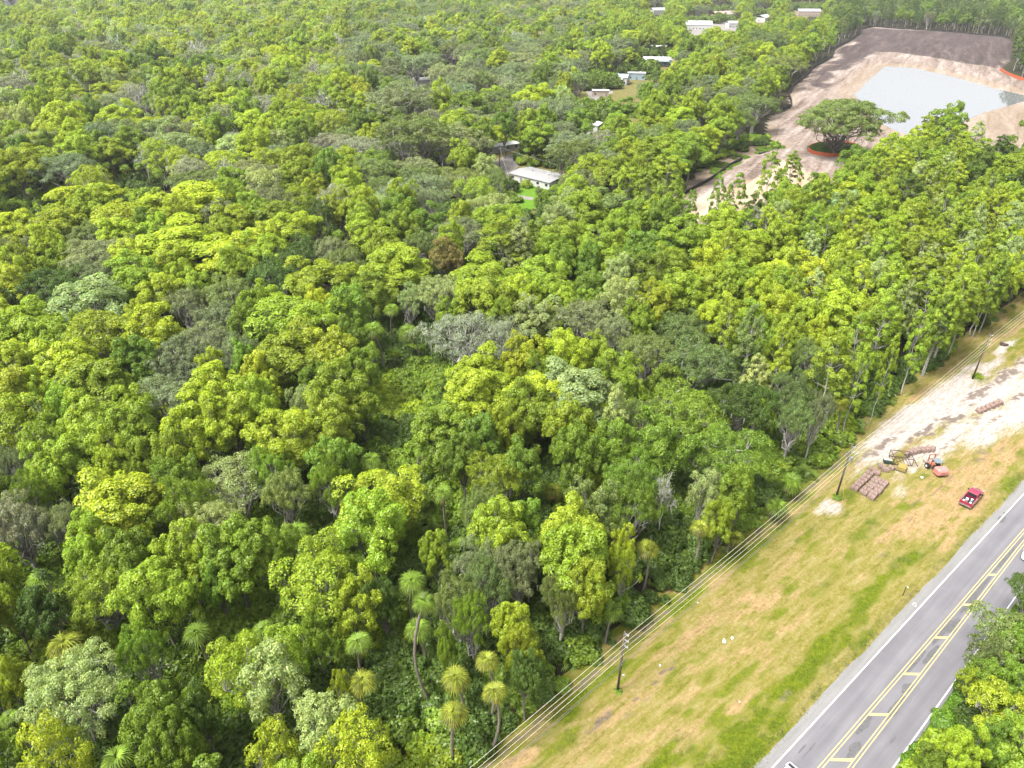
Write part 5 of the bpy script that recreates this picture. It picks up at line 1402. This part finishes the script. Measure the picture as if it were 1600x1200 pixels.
ribbon('silt_fence', [G(*q) for q in [(1199, 221), (1210, 225), (1219, 231), (1217, 238), (1203, 242), (1185, 244)]], 1.4, M['silt'], 'short hooked black silt fence left of the ringed oak', 'silt fence', group='black silt fences')
ribbon('silt_fence', [G(*q) for q in [(1222, 173), (1236, 170), (1236, 160), (1231, 150), (1240, 135), (1262, 118), (1270, 107), (1299, 91), (1304, 77), (1326, 66), (1343, 55), (1345, 47), (1360, 43), (1412, 47), (1487, 52), (1577, 60)]], 2.2, M['silt'], 'long black silt fence round the far side of the site', 'silt fence', .2, group='black silt fences')
ring = []
for k in range(25):
    a = 2 * math.pi * k / 24; ring.append(G(1302 + 42 * math.cos(a), 239.5 + 10.5 * math.sin(a)))
ribbon('barrier_fence', ring, 1.7, M['orange_net'], 'orange barrier fence ringing the lone oak', 'barrier fence', .12, group='orange barrier fences', z0=1.1)
ribbon('barrier_fence', [G(*q) for q in [(1562, 110), (1572, 117), (1584, 122), (1604, 128), (1640, 138)]], 2.0, M['orange_net'], 'orange barrier fence at the right edge above the pond', 'barrier fence', .2, group='orange barrier fences')
rows = []
for k in range(260):                                        # dark low growth inside the ring and along the fence bank
    a, r = rf.random() * 6.283, rf.random() ** .5
    q = G(1302 + 36 * r * math.cos(a), 239.5 + 8.0 * r * math.sin(a)); z = .7 + .5 * rf.random()
    rows.append([q.x, q.y, 1.3, a, z * 1.5, z * 1.5, z * .9, int(rf.integers(4)), .045, .085, .014])
for k in range(90):
    u = rf.random(); a, b = G(1100, 278), G(1205, 232); q = a.lerp(b, u) + Vector((rf.normal() * 3 + 4, rf.normal() * 5, 0)); z = .5 + .5 * rf.random()
    rows.append([q.x, q.y, .1, u * 40, z * 1.6, z * 1.6, z * .5, int(rf.integers(4)), .10, .16, .02])
scatter('weeds', rows, [p_.whole for p_ in P['S']], 'dark weeds inside the orange ring and along the silt fence', 'weeds')

# ================================================================ things on the verge
VZ = .13
M['bale'] = bark('brown_bale_straw', (.19, .125, .105), (.44, .32, .275), 5)
def bale_mesh(seed, L=1.24, W=.82, Hh=.85):
    rng = random.Random(seed); mb = MB(); secs = []
    prof = [(-.50, .0), (.50, 0), (.54, .30), (.50, .72), (.34, .95), (0, 1.02), (-.34, .95), (-.50, .72), (-.54, .30)]
    for x, k in ((-.5, .86), (-.46, .98), (-.25, 1.03), (-.04, 1.02), (0, .90), (.04, 1.02), (.25, 1.03), (.46, .98), (.5, .86)):
        secs.append([Vector((x * L, y * W * k * (1 + .06 * rng.gauss(0, 1)), z * Hh * (k if z > .2 else 1) * (1 + .04 * rng.gauss(0, 1)))) for y, z in prof])
    mb.loft(secs)
    return mb.mesh('bale', M['bale'])
BM = [bale_mesh(k) for k in range(4)]
def bale(s, v, rz, label, group, sc=1.0, z=VZ):
    o = link('bale', BM[rg.randrange(4)], None, RD(s, v, z), rz); o.scale = (sc, sc * .96, sc * (.92 + .16 * rg.random()))
    tag(o, label, 'bale', group); return o
def svp(px, py): q = G(px, py); return SV(q.x, q.y)
ordw = ['nearest', 'second', 'third', 'fourth', 'fifth', 'sixth', 'last']
for col_, (p0, p1), cw in (('left', ((1335, 766), (1357, 744)), 'left'), ('middle', ((1349, 773), (1369, 753)), 'middle'), ('right', ((1361, 780), (1381, 757)), 'right')):
    a, b = svp(*p0), svp(*p1)
    for k in range(6):
        u = k / 5; bale(a[0] + (b[0] - a[0]) * u + rg.gauss(0, .04), a[1] + (b[1] - a[1]) * u + rg.gauss(0, .05), ROAD_A + math.pi / 2 + rg.gauss(0, .05),
                        'brown bale, %s from the near end of the %s row in the triple block' % (ordw[k], cw), 'brown bales of the triple block')
for (px, py, r, lab, k) in ((1362, 737, .2, 'dark brown bale just beyond the left row of the block', 1), (1368, 742, .2, 'dark brown bale just beyond the middle row of the block', 1), (1377, 732, .5, 'brown bale lying alone left of the metal rack', 1), (1382, 737, .55, 'brown bale beside the lone one left of the metal rack', .95), (1392, 734, -.2, 'short brown bale in front of the metal rack', .85)):
    s, v = svp(px, py); bale(s, v, ROAD_A + math.pi / 2 + r, lab, 'scattered brown bales', k)
a, b = svp(1417, 712), svp(1456, 705)
for k in range(7):
    u = k / 6; bale(a[0] + (b[0] - a[0]) * u, a[1] + (b[1] - a[1]) * u - .3 * math.sin(u * 3.1), ROAD_A + .35 + rg.gauss(0, .08), 'brown bale, %s from the left in the curved row behind the rack' % ('first' if k == 0 else ordw[k]), 'bales of the curved row')
a, b = svp(1529, 645), svp(1561, 632)
for k in range(6):
    u = k / 5; bale(a[0] + (b[0] - a[0]) * u, a[1] + (b[1] - a[1]) * u, ROAD_A + .9 + rg.gauss(0, .15), 'earthy bale, %s from the left in the row on the white sand' % ('first' if k == 0 else ordw[k]), 'bales of the row on the sand', 1.0)
# straw covered pallet, striped crate, metal rack
M['straw'] = bark('yellow_straw', (.26, .20, .05), (.48, .38, .13), 5)
s, v = svp(1408, 735); o = empty('straw_pallet', RD(s, v, VZ), ROAD_A + .3)
MB().box((0, 0, .06), (1.7, 1.5, .12)).build('pallet_base', M['wood_pole'], o)
bevel(MB().box((0, 0, .55), (1.65, 1.45, .86), 0, 0, .94).build('straw_block', M['straw'], o), .14, 2)
tag(o, 'yellow straw block on a pallet in front of the metal rack', 'pallet')
s, v = svp(1386, 724); o = empty('striped_crate', RD(s, v, VZ), ROAD_A - .95)
M['dark_green'] = plain('dark_green_paint', (.05, .075, .05), .6)
MB().box((0, 0, .3), (1.35, .95, .6)).build('crate_body', M['dark_green'], o)
for y in (-.30, .0, .30): MB().box((0, y, .63), (1.3, .17, .06)).build('slat', M['white'] if y >= 0 else M['dark_green'], o)
tag(o, 'small dark crate with white top slats left of the metal rack', 'crate')
M['rust'] = plain('rusty_steel', (.085, .05, .045), .75, .3, var=.3)
s, v = svp(1406, 722); o = empty('metal_rack', RD(s, v, VZ), ROAD_A - .85)
def bar(a, b, nm='bar', r=.055): MB().tube([a, b], r, 6).build(nm, M['rust'], o)
X0, X1, Y0, Y1, Z1 = -1.6, 1.6, -1.2, 1.2, 1.5
for x in (X0, X1):
    for y in (Y0, Y1): bar((x, y, 0), (x, y, Z1), 'post')
for z in (.12, Z1):
    for y in (Y0, Y1): bar((X0, y, z), (X1, y, z), 'rail')
    for x in (X0, X1): bar((x, Y0, z), (x, Y1, z), 'rail')
for y in (Y0, Y1):
    bar((X0, y, .1), (0, y, Z1), 'brace', .04); bar((0, y, Z1), (X1, y, .1), 'brace', .04)
for k in range(5): bar((X0 + .5 + k * .55, Y0, .12), (X0 + .5 + k * .55, Y1, .12), 'floor_bar', .035)
bar((X1, Y0, Z1), (X1 + 1.0, Y0, .1), 'brace', .05); bar((X1, Y1, Z1), (X1 + 1.0, Y1, .1), 'brace', .05); bar((X1 + 1.0, Y0, .1), (X1 + 1.0, Y1, .1), 'rail')
tag(o, 'open rusty metal frame rack beside the curved row of bales', 'rack')

# ---- forklift
M['fork_red'] = plain('sun_faded_red_paint', (.68, .26, .23), .35, 0, .5, .08, coat=.3)
M['canopy'] = plain('blue_grey_canopy', (.20, .24, .28), .5, var=.1)
M['fork_orange'] = plain('orange_mast_paint', (.52, .17, .08), .5, var=.15)
s, v = svp(1461, 737); o = empty('forklift', RD(s, v, VZ), math.radians(97))   # local x points forward, up the photo
bevel(MB().loft([[Vector((x, sy * w, z)) for sy, z in ((-1, z0), (1, z0), (1, z1 - .15), (.8, z1), (-.8, z1), (-1, z1 - .15))] for x, w, z0, z1 in ((-2.0, .72, .55, 1.25), (-1.75, .98, .42, 1.55), (-.7, 1.05, .4, 1.62), (-.55, 1.05, .4, 1.55))]).build('engine_body', M['fork_red'], o), .06)
MB().box((.45, 0, .62), (2.0, .8, .4)).build('chassis', M['fork_orange'], o)
MB().box((-.15, .35, .95), (.7, .7, .5)).build('seat', M['black'], o)
bevel(MB().box((-.05, .3, 2.35), (1.35, 1.25, .12)).build('canopy', M['canopy'], o), .05)
for x in (-.6, .5):
    for y in (-.25, .85): MB().tube([(x, y, .8), (x, y, 2.32)], .05, 6).build('canopy_post', M['black'], o)
for y in (-1.0, 1.0):
    w_ = MB().wheel((1.0, y, .52), .52, .42, (0, 1, 0)).build('wheel', M['black'], o)
    MB().wheel((1.0, y * 1.13, .52), .24, .2, (0, 1, 0), 12).build('rim', M['white'], w_)
w_ = MB().wheel((-1.45, 0, .45), .45, .4, (0, 1, 0)).build('wheel', M['black'], o)
MB().wheel((-1.45, -.0, .45), .2, .46, (0, 1, 0), 12).build('rim', M['white'], w_)
for y in (-.55, .55): MB().box((1.75, y, 1.35), (.16, .14, 2.1)).build('mast_rail', M['fork_orange'], o)
for z in (.5, 1.4, 2.35): MB().box((1.75, 0, z), (.12, 1.1, .14)).build('mast_crossbar', M['fork_orange'], o)
for y in (-.4, .4): MB().box((2.45, y, .35), (1.3, .14, .07)).build('fork', M['steel'], o)
for y in (-.75, .75): MB().box((1.3, y, 1.0), (.9, .14, .18), 0, 0, 1, 0).build('mudguard', M['fork_red'], o)
tag(o, 'red three wheeled forklift with grey canopy and orange mast', 'forklift')

# ---- pickup and cars
def car_paint(name, c):
    t = NT(name); f = t.noise(4, 3, .6, t.n('ShaderNodeTexCoord').outputs['Object'])
    t.bsdf(t.mix(1, c, t.ramp(f, [(.3, (.93,) * 3), (.7, (1.05,) * 3)], 0.6), 'MULTIPLY'), .28, .15, .5, None, coat=.8); return t.mat
M['maroon'] = car_paint('maroon_paint', (.30, .018, .060))
M['car_white'] = car_paint('white_car_paint', (.72, .73, .74))
M['chrome'] = plain('dull_chrome', (.62, .62, .63), .3, .8, var=.05)
M['lamp_red'] = plain('red_lamp', (.45, .02, .02), .3); M['lamp_clear'] = plain('clear_lamp', (.75, .75, .72), .2)
def sec(x, w, zs):
    """body cross section: half widths and heights from sill to top"""
    return [Vector((x, -w * k, z)) for k, z in zs] + [Vector((x, w * k, z)) for k, z in reversed(zs)]
def wheels(o, xs, y, r, wd):
    for x in xs:
        for sg in (-1, 1):
            w_ = MB().wheel((x, sg * y, r), r, wd, (0, 1, 0), 18).build('wheel', M['black'], o)
            MB().wheel((x, sg * (y + wd * .42), r), r * .6, .06, (0, 1, 0), 14).build('rim', M['chrome'], w_)
def pickup(loc, rz, label):
    o = empty('pickup_truck', loc, rz)
    lower = lambda w, top: [(.90, .42), (1.0, .55), (1.0, .85), (.96, top - .06), (.88, top)]
    S_ = [(-2.78, .93, 1.12), (-2.70, .97, 1.14), (-.55, .99, 1.14), (.0, .99, 1.14), (1.15, .99, 1.13), (1.9, .97, 1.08), (2.45, .93, 1.0), (2.74, .80, .86)]
    # front half of the body with bonnet
    body = MB().loft([sec(x, w, lower(w, tp)) for x, w, tp in S_ if x >= -.55]).build('body', M['maroon'], o, smooth=False); bevel(body, .05)
    # bed: floor, walls, tailgate
    MB().box((-1.62, 0, .66), (2.14, 1.60, .08)).build('bed_floor', M['black'], o)
    for sg in (-1, 1):
        bevel(MB().box((-1.64, sg * .89, .80), (2.18, .20, .74)).build('bed_side', M['maroon'], o), .04)
        MB().box((-1.64, sg * .90, 1.19), (2.10, .07, .03)).build('bed_rail', M['chrome'], o)
        MB().wheel((-1.70, sg * .70, .74), .40, .26, (0, 1, 0), 12).build('wheel_arch', M['black'], o)
    bevel(MB().box((-2.74, 0, .84), (.10, 1.62, .62)).build('tailgate', M['maroon'], o), .03)
    MB().box((-2.90, 0, .55), (.16, 1.86, .18)).build('rear_bumper', M['chrome'], o)
    MB().box((2.76, 0, .52), (.14, 1.70, .20)).build('front_bumper', M['chrome'], o)
    MB().box((2.74, 0, .78), (.06, 1.0, .22)).build('grille', M['black'], o)
    cab = [(-.62, .86, 1.12), (-.50, .78, 1.78), (.55, .78, 1.86), (1.32, .90, 1.12)]
    cb = MB().loft([[Vector((-.60, -.90, 1.12)), Vector((-.60, .90, 1.12)), Vector((-.46, .74, 1.74)), Vector((-.46, -.74, 1.74))],
                    [Vector((-.10, -.92, 1.12)), Vector((-.10, .92, 1.12)), Vector((-.10, .76, 1.84)), Vector((-.10, -.76, 1.84))],
                    [Vector((.55, -.92, 1.12)), Vector((.55, .92, 1.12)), Vector((.48, .74, 1.84)), Vector((.48, -.74, 1.84))],
                    [Vector((1.42, -.88, 1.12)), Vector((1.42, .88, 1.12)), Vector((1.34, .84, 1.16)), Vector((1.34, -.84, 1.16))]]).build('cab', M['maroon'], o); bevel(cb, .04)
    MB().add([(-.615, -.72, 1.20), (-.615, .72, 1.20), (-.495, .64, 1.66), (-.495, -.64, 1.66)], [(0, 1, 2, 3)]).build('rear_window', M['glass'], o)
    MB().add([(1.36, -.80, 1.19), (1.36, .80, 1.19), (.56, .70, 1.82), (.56, -.70, 1.82)], [(0, 1, 2, 3)]).build('windscreen', M['glass'], o)
    for sg in (-1, 1):
        for x0, x1 in ((-.42, .12), (.20, .78)):
            k = .915; MB().add([(x0, sg * .925, 1.20), (x1 + .18 * (x1 > .5), sg * .925, 1.20), (x1 - .1 * (x1 > .5), sg * .805, 1.68), (x0 + .04, sg * .805, 1.68)], [(0, 1, 2, 3)]).build('side_window', M['glass'], o)
        MB().box((.98, sg * 1.06, 1.22), (.14, .22, .18)).build('mirror', M['black'], o)
        MB().box((-2.76, sg * .86, .92), (.06, .16, .36)).build('tail_light', M['lamp_red'], o)
        MB().box((2.70, sg * .68, .82), (.10, .28, .16)).build('headlight', M['lamp_clear'], o)
    wheels(o, (-1.72, 1.72), .88, .39, .26)
    tag(o, label, 'pickup')
    return o
a, b = svp(1503, 795), svp(1530, 769)
tr_s, tr_v = (a[0] + b[0]) / 2, (a[1] + b[1]) / 2
TRZ = ROAD_A + .03
TL_ = RD(tr_s - .1, tr_v, VZ - .03)
tk = pickup(TL_, TRZ, 'maroon pickup parked on the straw beside the road')
def in_bed(x, y): return Vector((TL_.x + x * math.cos(TRZ) - y * math.sin(TRZ), TL_.y + x * math.sin(TRZ) + y * math.cos(TRZ), TL_.z + .705))
for (x, y, nm, lab, cat, fn) in ((-2.3, .52, 'white_bag', 'white bag at the left rear corner of the pickup bed', 'bag', 0), (-1.25, -.35, 'white_bucket', 'white bucket near the cab in the pickup bed', 'bucket', 1), (-2.4, -.50, 'white_bucket', 'white bucket at the right rear corner of the pickup bed', 'bucket', 1), (-1.7, .25, 'red_cooler', 'pinkish red cooler in the pickup bed', 'cooler', 2)):
    o = empty(nm, in_bed(x, y), TRZ + .2)
    if fn == 0: bevel(MB().box((0, 0, .2), (.55, .42, .38), 0, 0, .8).build('sack', M['white'], o), .1, 3)
    elif fn == 1:
        MB().tube([(0, 0, 0), (0, 0, .40)], [.15, .18], 12).build('pail', M['white'], o); MB().tube([(0, 0, .40), (0, 0, .44)], [.195, .195], 12).build('lid', M['white'], o)
    else:
        MB().box((0, 0, .17), (.62, .36, .34)).build('tub', M['fork_red'], o); MB().box((0, 0, .38), (.64, .38, .08)).build('lid', M['white'], o)
    tag(o, lab, cat)
def car(loc, rz, label):
    o = empty('car', loc, rz)
    low = lambda tp: [(.88, .30), (1.0, .42), (1.0, .66), (.95, tp - .05), (.82, tp)]
    body = MB().loft([sec(x, w, low(tp)) for x, w, tp in ((-2.22, .66, .72), (-2.12, .80, .90), (-1.6, .88, .96), (-.6, .90, .96), (.6, .90, .95), (1.3, .88, .90), (1.95, .80, .80), (2.2, .62, .66))]).build('body', M['car_white'], o); bevel(body, .06)
    def ring_(x, w, z): return [Vector((x, -w, z)), Vector((x, w, z))]
    cab = MB().loft([[Vector((x0, -.82, .93)), Vector((x0, .82, .93)), Vector((x1, .62, z1)), Vector((x1, -.62, z1))] for x0, x1, z1 in ((-1.95, -1.80, .98), (-1.25, -1.15, 1.40), (-.2, -.15, 1.46), (.45, .35, 1.42), (1.15, 1.05, .98))]).build('cabin', M['car_white'], o); bevel(cab, .05)
    MB().add([(-1.89, -.66, 1.02), (-1.89, .66, 1.02), (-1.30, .57, 1.385), (-1.30, -.57, 1.385)], [(0, 1, 2, 3)]).build('rear_window', M['glass'], o)
    MB().add([(1.13, -.68, 1.02), (1.13, .68, 1.02), (.48, .58, 1.425), (.48, -.58, 1.425)], [(0, 1, 2, 3)]).build('windscreen', M['glass'], o)
    for sg in (-1, 1):
        for x0, x1 in ((-1.25, -.45), (-.38, .55)):
            MB().add([(x0, sg * .815, 1.0), (x1, sg * .815, 1.0), (x1 - .12, sg * .675, 1.34), (x0 + .08, sg * .675, 1.34)], [(0, 1, 2, 3)]).build('side_window', M['glass'], o)
        MB().box((-2.14, sg * .62, .78), (.10, .26, .14)).build('tail_light', M['lamp_red'], o); MB().box((2.08, sg * .55, .68), (.12, .28, .12)).build('headlight', M['lamp_clear'], o)
        MB().box((.62, sg * .95, 1.0), (.12, .18, .12)).build('mirror', M['car_white'], o)
    wheels(o, (-1.35, 1.35), .80, .32, .2)
    tag(o, label, 'car', 'white cars on the road')
    return o
car(RD(58.6, 6.05, .08), ROAD_A + math.pi, 'white car at the right edge, half hidden by a dark tree')
car(RD(-.6, 1.75, .08), ROAD_A + math.pi, 'white car cut by the bottom edge of the photo')

# ---- small signs and litter
s, v = svp(1410, 932); o = empty('marker_post', RD(s, v, VZ), AX)
MB().box((0, 0, .95), (.09, .07, 2.0)).build('post', M['black'], o)
MB().box((.14, .0, 1.86), (.34, .05, .2)).build('plate', M['white'], o)
tag(o, 'thin dark marker post with a small white plate beside the road', 'marker post')
for n, (px, py, L, W, lab) in enumerate(((1131, 1003, 1.3, .45, 'larger crumpled white sheet on the bare straw patch'), (1144, 998, .9, .35, 'smaller crumpled white sheet beside the larger one'), (1031, 1041, .5, .3, 'white scrap lying near the foot of the near pole'), (974, 1056, .35, .25, 'white scrap just right of the near pole'), (1155, 1098, .3, .2, 'white scrap low on the grass'), (1568, 540, 1.3, 1.0, 'dark broken box beside the sandy track'), (1440, 747, 1.0, .5, 'pale scrap beside the forklift wheels'), (1090, 943, .4, .25, 'white scrap near the wires'))):
    mb = MB(); rr = random.Random(n); k = 9
    top = [Vector((L * (.35 + .3 * rr.random()) * math.cos(6.283 * i / k), W * (.5 + .5 * rr.random()) * math.sin(6.283 * i / k), .06 + .12 * rr.random())) for i in range(k)]
    mb.add([Vector((q.x * 1.1, q.y * 1.1, 0)) for q in top] + top + [Vector((0, 0, .16))], [(i, (i + 1) % k, k + (i + 1) % k, k + i) for i in range(k)] + [(k + i, k + (i + 1) % k, 2 * k) for i in range(k)])
    s, v = svp(px, py); o = mb.build('litter' if 'box' not in lab else 'broken_box', M['white'] if 'dark' not in lab else M['rust'], None, RD(s, v, VZ + .03), ROAD_A + rr.random())
    o.scale = (.6, .6, .6) if 'box' not in lab else (1, 1, 3)
    tag(o, lab, 'litter' if 'box' not in lab else 'box')

# ================================================================ the air between
if HAZE > 0:
  hz = MB().box((0, 1150, 42), (3600, 2700, 86)).build('haze', bpy.data.materials.new('haze'))
  hz.data.materials.clear()
  hm = bpy.data.materials.new('pale_summer_haze'); hm.use_nodes = True; hn = hm.node_tree; hn.nodes.clear()
  ho = hn.nodes.new('ShaderNodeOutputMaterial'); pv = hn.nodes.new('ShaderNodeVolumePrincipled')
  pv.inputs['Color'].default_value = (.93, .95, .96, 1); pv.inputs['Density'].default_value = HAZE; pv.inputs['Anisotropy'].default_value = 0.2
  hn.links.new(pv.outputs[0], ho.inputs['Volume']); hz.data.materials.append(hm)
  tag(hz, 'thin pale summer haze over the far treetops', 'haze', kind='stuff')
